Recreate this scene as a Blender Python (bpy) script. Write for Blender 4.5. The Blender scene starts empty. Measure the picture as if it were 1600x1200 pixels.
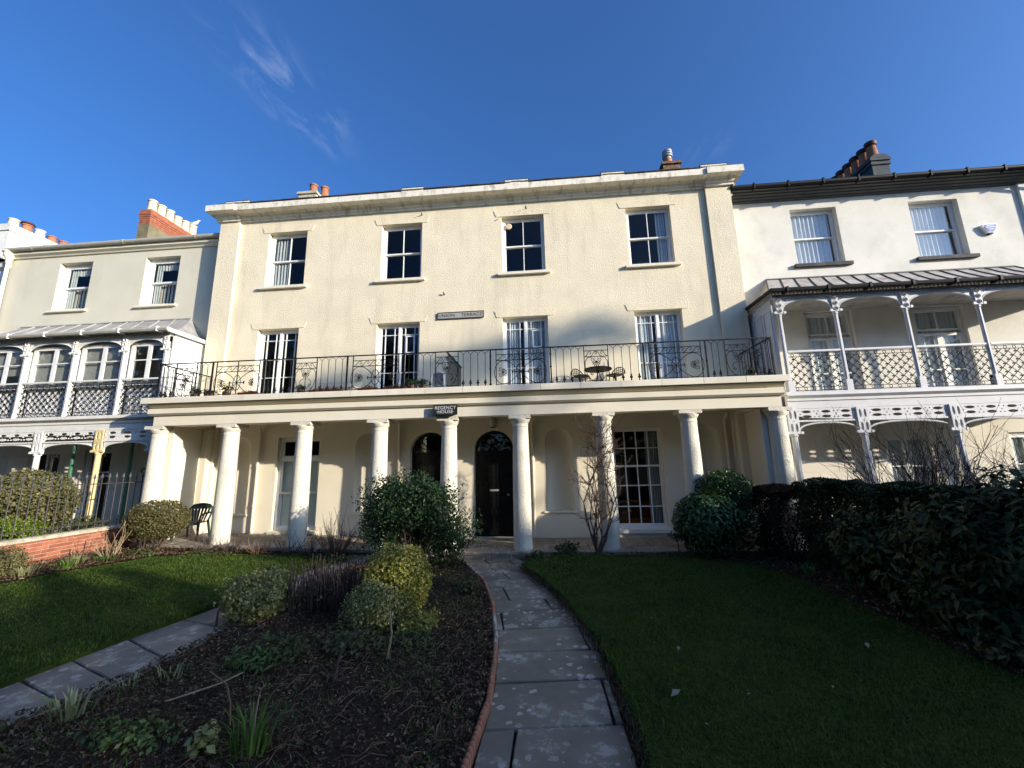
import bpy, math, random
import numpy as np
from mathutils import Vector as V, Matrix
from mathutils.geometry import tessellate_polygon
random.seed(11)
rng = np.random.default_rng(11)
sc = bpy.context.scene
COL = sc.collection
PI = math.pi

# ------------------------------------------------------------------ camera
cam_d = bpy.data.cameras.new('camera')
cam = bpy.data.objects.new('camera', cam_d)
COL.objects.link(cam)
R_ = V((0.99603574, 0.08643876, -0.02100322)); U_ = V((0.03712593, -0.1893871, 0.98120038)); F_ = V((-0.08083601, 0.97809042, 0.19184544))
CAM = V((2.36391, -11.16723, 1.93161))
cam.matrix_world = Matrix(((R_.x, U_.x, -F_.x, CAM.x), (R_.y, U_.y, -F_.y, CAM.y), (R_.z, U_.z, -F_.z, CAM.z), (0, 0, 0, 1)))
cam_d.sensor_width = 36.0
cam_d.lens = 634.684 / 1600 * 36.0
cam_d.clip_start = 0.05
cam_d.clip_end = 2000
sc.camera = cam

# ------------------------------------------------------------------ sky, sun, exposure
SUN = V((2.1, -1.0, 0.62)).normalized()
EL = math.asin(SUN.z)
AZ = math.atan2(SUN.x, SUN.y)          # from +Y towards +X
world = bpy.data.worlds.new('World')
sc.world = world
world.use_nodes = True
wn, wl = world.node_tree.nodes, world.node_tree.links
wn.clear()
w_out = wn.new('ShaderNodeOutputWorld'); w_bg = wn.new('ShaderNodeBackground'); w_sky = wn.new('ShaderNodeTexSky')
w_sky.sky_type = 'NISHITA'; w_sky.sun_disc = False
w_sky.sun_elevation = EL; w_sky.sun_rotation = AZ
w_sky.altitude = 0; w_sky.air_density = 1.0; w_sky.dust_density = 4.5; w_sky.ozone_density = 9.0
w_bg.inputs['Strength'].default_value = 0.15
# thin cirrus wisps, drifting on a high plane
w_tc = wn.new('ShaderNodeTexCoord'); w_sep = wn.new('ShaderNodeSeparateXYZ')
wl.new(w_tc.outputs['Generated'], w_sep.inputs[0])
def wmath(op, a, b=None):
    n = wn.new('ShaderNodeMath'); n.operation = op
    for i, s in enumerate((a, b)):
        if s is None: continue
        if isinstance(s, (int, float)): n.inputs[i].default_value = s
        else: wl.new(s, n.inputs[i])
    return n.outputs[0]
zz = wmath('MAXIMUM', w_sep.outputs[2], 0.03)
px_, py_ = wmath('DIVIDE', w_sep.outputs[0], zz), wmath('DIVIDE', w_sep.outputs[1], zz)
w_cmb = wn.new('ShaderNodeCombineXYZ'); wl.new(px_, w_cmb.inputs[0]); wl.new(py_, w_cmb.inputs[1])
w_map = wn.new('ShaderNodeMapping'); w_map.inputs['Rotation'].default_value = (0, 0, math.radians(-14)); w_map.inputs['Scale'].default_value = (9.0, 3.4, 1)
wl.new(w_cmb.outputs[0], w_map.inputs[0])
w_no = wn.new('ShaderNodeTexNoise'); w_no.inputs['Scale'].default_value = 1.3; w_no.inputs['Detail'].default_value = 6; w_no.inputs['Roughness'].default_value = 0.62; w_no.inputs['Distortion'].default_value = 0.7
wl.new(w_map.outputs[0], w_no.inputs['Vector'])
w_n2 = wn.new('ShaderNodeTexNoise'); w_n2.inputs['Scale'].default_value = 0.9; w_n2.inputs['Detail'].default_value = 2
wl.new(w_cmb.outputs[0], w_n2.inputs['Vector'])
def wramp(src, a, b):
    n = wn.new('ShaderNodeMapRange'); n.interpolation_type = 'SMOOTHSTEP'
    n.inputs['From Min'].default_value = a; n.inputs['From Max'].default_value = b
    wl.new(src, n.inputs['Value']); return n.outputs[0]
def wdist(cx, cy, rx, ry, k=0.0):
    dx = wmath('SUBTRACT', wmath('SUBTRACT', px_, cx), wmath('MULTIPLY', wmath('SUBTRACT', py_, cy), k))
    return wmath('SQRT', wmath('ADD', wmath('POWER', wmath('DIVIDE', wmath('ABSOLUTE', dx), rx), 2.0), wmath('POWER', wmath('DIVIDE', wmath('ABSOLUTE', wmath('SUBTRACT', py_, cy)), ry), 2.0)))
wisp = wmath('MULTIPLY', wramp(w_no.outputs[0], 0.44, 0.72), wmath('ADD', wramp(wdist(-0.665, 0.88, 0.16, 0.30, 0.1), 1.0, 0.15), wmath('MULTIPLY', wramp(wdist(0.55, 1.20, 0.10, 0.12), 1.0, 0.15), 0.5)))
wisp = wmath('MINIMUM', wmath('MULTIPLY', wisp, 0.20), 0.13)
w_mix = wn.new('ShaderNodeMixRGB'); wl.new(wisp, w_mix.inputs[0])
w_mix.inputs[2].default_value = (3.2, 3.5, 4.2, 1)
wl.new(w_sky.outputs[0], w_mix.inputs[1])
wl.new(w_mix.outputs[0], w_bg.inputs[0]); wl.new(w_bg.outputs[0], w_out.inputs[0])

sun_d = bpy.data.lights.new('sun', 'SUN'); sun_d.energy = 3.75; sun_d.angle = math.radians(0.53); sun_d.color = (1.0, 0.89, 0.73)
sun = bpy.data.objects.new('sun', sun_d); COL.objects.link(sun)
sun.rotation_euler = (-SUN).to_track_quat('-Z', 'Y').to_euler(); sun.location = SUN * 80
sc.view_settings.view_transform = 'Standard'; sc.view_settings.look = 'None'
sc.view_settings.exposure = 0.92; sc.view_settings.gamma = 1.0; sc.view_settings.use_curve_mapping = False
sc.cycles.use_denoising = True
sc.cycles.max_bounces = 6; sc.cycles.diffuse_bounces = 3; sc.cycles.glossy_bounces = 3; sc.cycles.transparent_max_bounces = 12; sc.cycles.transmission_bounces = 4
sc.cycles.caustics_reflective = False; sc.cycles.caustics_refractive = False

# ------------------------------------------------------------------ materials
M = {}
def _nodes(name):
    m = bpy.data.materials.new(name); m.use_nodes = True
    nt = m.node_tree; nt.nodes.clear()
    o = nt.nodes.new('ShaderNodeOutputMaterial'); b = nt.nodes.new('ShaderNodeBsdfPrincipled')
    nt.links.new(b.outputs[0], o.inputs[0]); M[name] = m
    return m, nt, o, b
def _noise(nt, vec, scale, detail=3, rough=0.55, stretch=None):
    n = nt.nodes.new('ShaderNodeTexNoise'); n.inputs['Scale'].default_value = scale; n.inputs['Detail'].default_value = detail; n.inputs['Roughness'].default_value = rough
    if stretch:
        mp = nt.nodes.new('ShaderNodeMapping'); mp.inputs['Scale'].default_value = stretch
        nt.links.new(vec, mp.inputs[0]); vec = mp.outputs[0]
    nt.links.new(vec, n.inputs['Vector']); return n.outputs['Fac']
def _range(nt, src, a, b, c=0.0, d=1.0):
    n = nt.nodes.new('ShaderNodeMapRange'); n.inputs[1].default_value = a; n.inputs[2].default_value = b; n.inputs[3].default_value = c; n.inputs[4].default_value = d
    nt.links.new(src, n.inputs[0]); return n.outputs[0]
def _mix(nt, fac, a, b, mode='MIX'):
    n = nt.nodes.new('ShaderNodeMixRGB'); n.blend_type = mode
    for i, s in ((0, fac), (1, a), (2, b)):
        if isinstance(s, (int, float)): n.inputs[i].default_value = s
        elif isinstance(s, tuple): n.inputs[i].default_value = (*s, 1) if len(s) == 3 else s
        else: nt.links.new(s, n.inputs[i])
    return n.outputs[0]
def mat(name, col, rough=0.8, var=0.10, vscale=2.5, bump=0.0, bscale=30.0, bdist=0.01, spec=0.3, metal=0.0, stain=None, sscale=1.2, sstretch=(1, 1, 0.25), srange=(0.5, 0.75), piece=0.0, bdetail=4):
    m, nt, o, b = _nodes(name)
    g = nt.nodes.new('ShaderNodeNewGeometry'); pos = g.outputs['Position']
    n1 = _noise(nt, pos, vscale, 5)
    c = _mix(nt, _range(nt, n1, 0.3, 0.7), tuple(x * (1 - var) for x in col), tuple(min(1, x * (1 + var)) for x in col))
    if piece:
        oi = nt.nodes.new('ShaderNodeObjectInfo')
        c = _mix(nt, 1.0, c, _mix(nt, oi.outputs['Random'], (1 - piece,) * 3, (1 + piece,) * 3), 'MULTIPLY')
    if stain:
        s1 = _noise(nt, pos, sscale, 6, 0.65, sstretch)
        c = _mix(nt, _range(nt, s1, *srange), c, stain)
    nt.links.new(c, b.inputs['Base Color'])
    b.inputs['Roughness'].default_value = rough; b.inputs['Specular IOR Level'].default_value = spec; b.inputs['Metallic'].default_value = metal
    if bump:
        bp = nt.nodes.new('ShaderNodeBump'); bp.inputs['Strength'].default_value = bump; bp.inputs['Distance'].default_value = bdist
        nt.links.new(_noise(nt, pos, bscale, bdetail, 0.6), bp.inputs['Height']); nt.links.new(bp.outputs[0], b.inputs['Normal'])
    return m
def leafmat(name, cols, rough=0.55, trans=0.2, spec=0.18, patch=None):
    m, nt, o, b = _nodes(name)
    g = nt.nodes.new('ShaderNodeNewGeometry'); r = nt.nodes.new('ShaderNodeValToRGB')
    el = r.color_ramp.elements
    while len(el) < len(cols): el.new(0.5)
    for i, c in enumerate(cols):
        el[i].position = i / max(1, len(cols) - 1); el[i].color = (*c, 1)
    nt.links.new(g.outputs['Random Per Island'], r.inputs[0])
    co = r.outputs[0]
    if patch:
        co = _mix(nt, _range(nt, _noise(nt, g.outputs['Position'], 1.6, 4), 0.40, 0.62), co, _mix(nt, 1.0, co, patch[0], 'MULTIPLY'))
        co = _mix(nt, _range(nt, _noise(nt, g.outputs['Position'], 4.5, 4), 0.54, 0.68), co, _mix(nt, 1.0, co, patch[1], 'MULTIPLY'))
    nt.links.new(co, b.inputs['Base Color']); b.inputs['Roughness'].default_value = rough; b.inputs['Specular IOR Level'].default_value = spec
    if trans:
        t = nt.nodes.new('ShaderNodeBsdfTranslucent'); nt.links.new(co, t.inputs[0])
        mx = nt.nodes.new('ShaderNodeMixShader'); mx.inputs[0].default_value = trans
        nt.links.new(b.outputs[0], mx.inputs[1]); nt.links.new(t.outputs[0], mx.inputs[2]); nt.links.new(mx.outputs[0], o.inputs[0])
    return m
def glassmat(name, tint=(0.85, 0.9, 0.9), refl=1.0):
    m, nt, o, b = _nodes(name)
    nt.nodes.remove(b)
    t = nt.nodes.new('ShaderNodeBsdfTransparent'); t.inputs[0].default_value = (*tint, 1)
    gl = nt.nodes.new('ShaderNodeBsdfGlossy'); gl.inputs['Roughness'].default_value = 0.015
    g = nt.nodes.new('ShaderNodeNewGeometry')
    def mth(op, a, b):
        n = nt.nodes.new('ShaderNodeMath'); n.operation = op
        for i, q in enumerate((a, b)):
            if isinstance(q, (int, float)): n.inputs[i].default_value = q
            else: nt.links.new(q, n.inputs[i])
        return n
    dp = nt.nodes.new('ShaderNodeVectorMath'); dp.operation = 'DOT_PRODUCT'; nt.links.new(g.outputs['Normal'], dp.inputs[0]); nt.links.new(g.outputs['Incoming'], dp.inputs[1])
    co = mth('ABSOLUTE', dp.outputs['Value'], 0); gr = mth('POWER', mth('SUBTRACT', 1.0, co.outputs[0]).outputs[0], 5.0)
    mu = mth('MULTIPLY', mth('MULTIPLY_ADD', gr.outputs[0], 0.92).outputs[0], refl); mu.use_clamp = True; mu.inputs[0].links[0].from_node.inputs[2].default_value = 0.075
    bp = nt.nodes.new('ShaderNodeBump'); bp.inputs['Strength'].default_value = 0.12; bp.inputs['Distance'].default_value = 0.004
    nt.links.new(_noise(nt, g.outputs['Position'], 5.0, 2), bp.inputs['Height']); nt.links.new(bp.outputs[0], gl.inputs['Normal'])
    mx = nt.nodes.new('ShaderNodeMixShader'); nt.links.new(mu.outputs[0], mx.inputs[0]); nt.links.new(t.outputs[0], mx.inputs[1]); nt.links.new(gl.outputs[0], mx.inputs[2]); nt.links.new(mx.outputs[0], o.inputs[0])
    return m

mat('stucco', (0.77, 0.685, 0.50), 0.92, 0.07, 1.3, 0.85, 32, 0.018, 0.1, stain=(0.56, 0.49, 0.36), sscale=1.3, sstretch=(1.6, 1, 0.30), srange=(0.52, 0.88))
mat('stucco_smooth', (0.75, 0.70, 0.56), 0.85, 0.05, 1.6, 0.25, 40, 0.006, 0.2, stain=(0.62, 0.55, 0.42), sscale=1.5, sstretch=(1.5, 1, 0.4), srange=(0.58, 0.95))
mat('column_paint', (0.72, 0.68, 0.56), 0.88, 0.07, 2.2, 1.0, 38, 0.022, 0.15, stain=(0.46, 0.42, 0.33), sscale=2.2, sstretch=(1, 1, 0.5), srange=(0.52, 0.92))
mat('cornice_paint', (0.78, 0.73, 0.60), 0.85, 0.06, 2.0, 0.25, 30, 0.006, 0.2, stain=(0.24, 0.22, 0.15), sscale=3.2, sstretch=(2.2, 1, 1.0), srange=(0.50, 0.80))
mat('ledge_stone', (0.74, 0.69, 0.56), 0.85, 0.05, 2.0, 0.3, 40, 0.006, 0.2, stain=(0.60, 0.54, 0.43), sscale=3, srange=(0.55, 0.9), piece=0.04)
mat('porch_wall', (0.76, 0.70, 0.56), 0.88, 0.04, 1.5, 0.4, 45, 0.008, 0.15, stain=(0.64, 0.60, 0.50), sscale=1.1, srange=(0.6, 0.95))
mat('white_paint', (0.80, 0.80, 0.77), 0.45, 0.03, 4, 0.08, 40, 0.003, 0.4)
mat('veranda_white', (0.74, 0.73, 0.68), 0.5, 0.06, 5, 0.15, 40, 0.004, 0.35, stain=(0.50, 0.48, 0.42), sscale=5, srange=(0.6, 0.9))
mat('veranda_blue', (0.60, 0.605, 0.61), 0.5, 0.06, 5, 0.15, 40, 0.004, 0.35, stain=(0.42, 0.43, 0.45), sscale=5, srange=(0.62, 0.9))
mat('yellowed_paint', (0.72, 0.58, 0.30), 0.6, 0.12, 7, 0.2, 40, 0.004, 0.3, stain=(0.45, 0.25, 0.10), sscale=6, srange=(0.55, 0.85))
mat('green_paint', (0.045, 0.16, 0.09), 0.45, 0.08, 6)
mat('left_wall', (0.62, 0.59, 0.47), 0.9, 0.05, 1.2, 0.35, 60, 0.006, 0.15, stain=(0.50, 0.47, 0.35), sscale=1.0, srange=(0.55, 0.9))
mat('left_trim', (0.78, 0.73, 0.55), 0.8, 0.05, 2, 0.1)
mat('gutter_grey', (0.40, 0.38, 0.31), 0.6, 0.1, 5, 0.1)
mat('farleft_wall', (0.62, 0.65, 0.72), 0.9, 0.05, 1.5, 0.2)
mat('whitewash', (0.76, 0.75, 0.70), 0.9, 0.06, 1.5, 0.4, 14, 0.02, 0.15, stain=(0.36, 0.35, 0.26), sscale=1.2, sstretch=(1, 1, 1), srange=(0.52, 0.80))
mat('right_wall', (0.74, 0.71, 0.62), 0.9, 0.05, 1.1, 0.3, 22, 0.008, 0.15, stain=(0.58, 0.56, 0.49), sscale=1.6, sstretch=(1, 1, 0.9), srange=(0.46, 0.80))
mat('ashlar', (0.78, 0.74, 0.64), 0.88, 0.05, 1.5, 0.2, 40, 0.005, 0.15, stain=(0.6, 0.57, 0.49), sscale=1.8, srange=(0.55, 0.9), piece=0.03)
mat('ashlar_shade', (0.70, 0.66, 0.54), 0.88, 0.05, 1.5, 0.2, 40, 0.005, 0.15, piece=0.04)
mat('black_iron', (0.009, 0.009, 0.010), 0.6, 0.3, 9, 0.1, 60, 0.002, 0.2)
mat('grey_iron', (0.05, 0.045, 0.045), 0.55, 0.3, 9, 0.1, 60, 0.002, 0.5)
mat('black_door', (0.007, 0.007, 0.007), 0.25, 0.2, 5, 0.03, 20, 0.002, 0.25)
mat('slate', (0.055, 0.052, 0.050), 0.75, 0.3, 5, 0.4, 16, 0.01, 0.3, stain=(0.16, 0.15, 0.11), sscale=5, sstretch=(1, 1, 1), srange=(0.55, 0.8))
mat('dark_board', (0.055, 0.060, 0.060), 0.5, 0.2, 5, 0.3, 30, 0.004, 0.4)
mat('dark_render', (0.065, 0.078, 0.080), 0.8, 0.15, 2.5, 0.2, 30, 0.005, 0.2, stain=(0.14, 0.16, 0.16), sscale=3, srange=(0.55, 0.85))
mat('lead_grey', (0.30, 0.29, 0.27), 0.6, 0.18, 4, 0.3, 14, 0.01, 0.4, stain=(0.46, 0.43, 0.39), sscale=3.2, sstretch=(1, 1, 1), srange=(0.42, 0.7))
mat('lead_pale', (0.42, 0.39, 0.35), 0.6, 0.2, 4, 0.3, 14, 0.01, 0.4, stain=(0.24, 0.19, 0.15), sscale=3.6, sstretch=(1, 1, 1), srange=(0.5, 0.72))
mat('seam_dark', (0.09, 0.085, 0.08), 0.6, 0.2, 6)
mat('terracotta', (0.40, 0.17, 0.095), 0.85, 0.15, 9, 0.3, 40, 0.004, 0.2, stain=(0.26, 0.20, 0.15), sscale=8, sstretch=(1, 1, 1), srange=(0.55, 0.8), piece=0.15)
mat('buff_clay', (0.62, 0.53, 0.38), 0.85, 0.1, 9, 0.2, 40, 0.004, 0.2, stain=(0.35, 0.30, 0.22), sscale=8, sstretch=(1, 1, 1), srange=(0.6, 0.85))
mat('dark_clay', (0.10, 0.045, 0.03), 0.6, 0.2, 9)
mat('white_clay', (0.72, 0.70, 0.64), 0.85, 0.1, 9)
mat('brick_red', (0.32, 0.115, 0.066), 0.9, 0.2, 9, 0.5, 55, 0.006, 0.15, stain=(0.55, 0.40, 0.32), sscale=9, sstretch=(1, 1, 1), srange=(0.62, 0.82), piece=0.28)
mat('brick_brown', (0.20, 0.11, 0.07), 0.9, 0.3, 12, 0.5, 40, 0.01, 0.15, stain=(0.3, 0.25, 0.2), sscale=12, sstretch=(1, 1, 1), srange=(0.5, 0.7))
mat('mortar', (0.46, 0.36, 0.29), 0.95, 0.15, 12, 0.4, 60, 0.005, 0.1)
mat('coping_stone', (0.48, 0.43, 0.32), 0.9, 0.2, 7, 0.5, 30, 0.01, 0.15, stain=(0.20, 0.19, 0.12), sscale=9, sstretch=(1, 1, 1), srange=(0.5, 0.75), piece=0.1)
mat('mossy_render', (0.20, 0.175, 0.105), 0.95, 0.25, 5, 0.4, 25, 0.01, 0.1)
mat('soil', (0.036, 0.023, 0.015), 0.95, 0.4, 14, 1.0, 30, 0.03, 0.1)
mat('earth', (0.045, 0.040, 0.028), 0.95, 0.3, 3, 0.6, 12, 0.02, 0.1)
mat('lawn_ground', (0.038, 0.056, 0.010), 0.9, 0.3, 5, 0.6, 60, 0.01, 0.1)
mat('road', (0.05, 0.05, 0.052), 0.9, 0.15, 6, 0.4, 60, 0.004, 0.2)
mat('plastic_green', (0.018, 0.040, 0.033), 0.35, 0.05, 5, 0, spec=0.5)
mat('interior', (0.16, 0.145, 0.12), 0.9, 0.1, 1)
mat('curtain_white', (0.72, 0.74, 0.76), 0.9, 0.05, 5)
mat('curtain_grey', (0.42, 0.42, 0.40), 0.9, 0.08, 5)
mat('film_pale', (0.66, 0.72, 0.65), 0.5, 0.03, 2)
mat('blind_wood', (0.62, 0.55, 0.44), 0.7, 0.05, 3)
mat('sofa_orange', (0.30, 0.09, 0.02), 0.8, 0.1, 4)
mat('sign_grey', (0.36, 0.36, 0.33), 0.7, 0.08, 7, 0.1)
mat('sign_black', (0.018, 0.022, 0.024), 0.4, 0.1, 5)
mat('letter_dark', (0.02, 0.02, 0.02), 0.6, 0.05)
mat('letter_white', (0.78, 0.78, 0.76), 0.6, 0.05)
mat('alarm_blue', (0.03, 0.10, 0.34), 0.4, 0.04, 5)
mat('bark', (0.075, 0.052, 0.038), 0.9, 0.3, 20, 0.4, 60, 0.004, 0.15)
mat('dry_stem', (0.20, 0.12, 0.075), 0.9, 0.3, 15, 0.3, 60, 0.003, 0.15)
mat('dry_stem_grey', (0.085, 0.060, 0.050), 0.9, 0.3, 15, 0.3, 60, 0.003, 0.15)
mat('pale_stem', (0.34, 0.25, 0.15), 0.8, 0.2, 15)
mat('plant_pot', (0.16, 0.03, 0.02), 0.6, 0.1, 5)
mat('grey_fabric', (0.22, 0.24, 0.25), 0.8, 0.1, 5)
mat('lamp_glass', (0.55, 0.52, 0.45), 0.3, 0.05, 5)
mat('gull_white', (0.80, 0.80, 0.80), 0.8, 0.03, 9)
mat('gull_grey', (0.35, 0.37, 0.40), 0.8, 0.05, 9)
mat('beak', (0.55, 0.33, 0.05), 0.5, 0.05, 9)
mat('steel', (0.42, 0.42, 0.42), 0.5, 0.1, 9, metal=0.4)
glassmat('glass', (0.85, 0.9, 0.9), 0.6); glassmat('glass_bright', (0.9, 0.93, 0.93), 1.6); glassmat('glass_dim', (0.5, 0.56, 0.56), 1.4)
leafmat('leaf_dark', [(0.012, 0.030, 0.014), (0.022, 0.050, 0.020), (0.035, 0.070, 0.028)], 0.42)
leafmat('leaf_variegated', [(0.12, 0.15, 0.025), (0.30, 0.28, 0.05), (0.50, 0.44, 0.13), (0.17, 0.20, 0.035)], 0.5)
leafmat('leaf_variegated_pale', [(0.11, 0.14, 0.035), (0.30, 0.29, 0.09), (0.50, 0.46, 0.21), (0.15, 0.18, 0.045)], 0.5)
leafmat('leaf_laurel', [(0.018, 0.050, 0.012), (0.035, 0.085, 0.020), (0.06, 0.12, 0.03)], 0.38, 0.12, 0.35)
leafmat('leaf_hedge', [(0.012, 0.026, 0.010), (0.022, 0.042, 0.014), (0.035, 0.055, 0.02)], 0.5)
leafmat('leaf_hedge_brown', [(0.05, 0.028, 0.018), (0.085, 0.045, 0.028), (0.04, 0.03, 0.018)], 0.7)
leafmat('leaf_box', [(0.06, 0.07, 0.022), (0.12, 0.105, 0.04), (0.17, 0.14, 0.06), (0.08, 0.09, 0.03)], 0.5)
leafmat('leaf_olive', [(0.07, 0.085, 0.03), (0.14, 0.14, 0.055), (0.22, 0.19, 0.09), (0.09, 0.10, 0.03)], 0.45)
leafmat('leaf_lime', [(0.14, 0.20, 0.02), (0.22, 0.30, 0.04), (0.10, 0.15, 0.02)], 0.5)
leafmat('leaf_viburnum', [(0.020, 0.034, 0.010), (0.036, 0.056, 0.016), (0.058, 0.080, 0.026), (0.07, 0.06, 0.03)], 0.5, 0.08, 0.16)
leafmat('leaf_fern', [(0.05, 0.09, 0.03), (0.09, 0.15, 0.04), (0.13, 0.17, 0.06)], 0.55)
leafmat('leaf_mid', [(0.035, 0.055, 0.02), (0.06, 0.085, 0.03), (0.11, 0.12, 0.05), (0.09, 0.07, 0.035)], 0.55)
leafmat('blade_green', [(0.06, 0.13, 0.02), (0.10, 0.19, 0.03), (0.17, 0.23, 0.06)], 0.5)
leafmat('blade_pale', [(0.26, 0.28, 0.12), (0.36, 0.36, 0.20), (0.18, 0.22, 0.08)], 0.6)
leafmat('grass_blade', [(0.030, 0.066, 0.008), (0.044, 0.098, 0.011), (0.066, 0.125, 0.017), (0.11, 0.12, 0.03)], 0.6, 0.25, 0.2, ((1.25, 1.12, 1.0), (0.62, 0.70, 0.8)))
leafmat('litter', [(0.036, 0.022, 0.013), (0.075, 0.045, 0.026), (0.20, 0.13, 0.07), (0.030, 0.019, 0.012), (0.13, 0.08, 0.042), (0.045, 0.028, 0.017), (0.36, 0.26, 0.16)], 0.8, 0.05, 0.2)
leafmat('fallen', [(0.26, 0.25, 0.20), (0.32, 0.29, 0.21), (0.20, 0.16, 0.09)], 0.6, 0.1)
leafmat('leaf_oak', [(0.02, 0.035, 0.015), (0.035, 0.055, 0.02)], 0.6, 0.0)
leafmat('rose_leaf', [(0.05, 0.06, 0.02), (0.20, 0.19, 0.04), (0.10, 0.06, 0.03)], 0.5)

def stone_mat(name, base, lichen):
    m, nt, o, b = _nodes(name)
    g = nt.nodes.new('ShaderNodeNewGeometry'); pos = g.outputs['Position']
    c = _mix(nt, _range(nt, _noise(nt, pos, 3.0, 6), 0.3, 0.7), tuple(x * 0.78 for x in base), tuple(x * 1.2 for x in base))
    oi = nt.nodes.new('ShaderNodeObjectInfo')
    c = _mix(nt, 1.0, c, _mix(nt, oi.outputs['Random'], (0.8, 0.82, 0.85), (1.15, 1.12, 1.08)), 'MULTIPLY')
    # round lichen spots
    vo = nt.nodes.new('ShaderNodeTexVoronoi'); vo.inputs['Scale'].default_value = 11.0
    w = _noise(nt, pos, 30, 3); wv = nt.nodes.new('ShaderNodeVectorMath'); wv.operation = 'MULTIPLY_ADD'
    wv.inputs[1].default_value = (0.05, 0.05, 0.0); nt.links.new(pos, wv.inputs[2])
    cmb = nt.nodes.new('ShaderNodeCombineXYZ'); nt.links.new(w, cmb.inputs[0]); nt.links.new(w, cmb.inputs[1]); nt.links.new(cmb.outputs[0], wv.inputs[0])
    nt.links.new(wv.outputs[0], vo.inputs['Vector'])
    sep = nt.nodes.new('ShaderNodeSeparateColor'); nt.links.new(vo.outputs['Color'], sep.inputs[0])
    rad = _range(nt, sep.outputs[0], 0.42, 1.0, 0.0, 0.5)
    lt = nt.nodes.new('ShaderNodeMath'); lt.operation = 'LESS_THAN'; nt.links.new(vo.outputs['Distance'], lt.inputs[0]); nt.links.new(rad, lt.inputs[1])
    pres = _range(nt, _noise(nt, pos, 1.7, 3), 0.40, 0.56)
    mu = nt.nodes.new('ShaderNodeMath'); mu.operation = 'MULTIPLY'; nt.links.new(lt.outputs[0], mu.inputs[0]); nt.links.new(pres, mu.inputs[1])
    br = nt.nodes.new('ShaderNodeMath'); br.operation = 'MULTIPLY'; nt.links.new(mu.outputs[0], br.inputs[0]); nt.links.new(_range(nt, _noise(nt, pos, 40, 4), 0.35, 0.55, 0.45, 1.0), br.inputs[1])
    c = _mix(nt, br.outputs[0], c, lichen)
    big = _range(nt, _noise(nt, pos, 3.0, 8, 0.75), 0.545, 0.60, 0, 0.75)
    c = _mix(nt, big, c, tuple(x * 0.85 for x in lichen))
    nt.links.new(c, b.inputs['Base Color']); b.inputs['Roughness'].default_value = 0.75; b.inputs['Specular IOR Level'].default_value = 0.3
    bp = nt.nodes.new('ShaderNodeBump'); bp.inputs['Strength'].default_value = 0.35; bp.inputs['Distance'].default_value = 0.008
    nt.links.new(_noise(nt, pos, 12, 6), bp.inputs['Height']); nt.links.new(bp.outputs[0], b.inputs['Normal'])
stone_mat('flag', (0.205, 0.178, 0.132), (0.50, 0.455, 0.365))
stone_mat('flag_warm', (0.23, 0.20, 0.158), (0.48, 0.44, 0.36))

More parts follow.
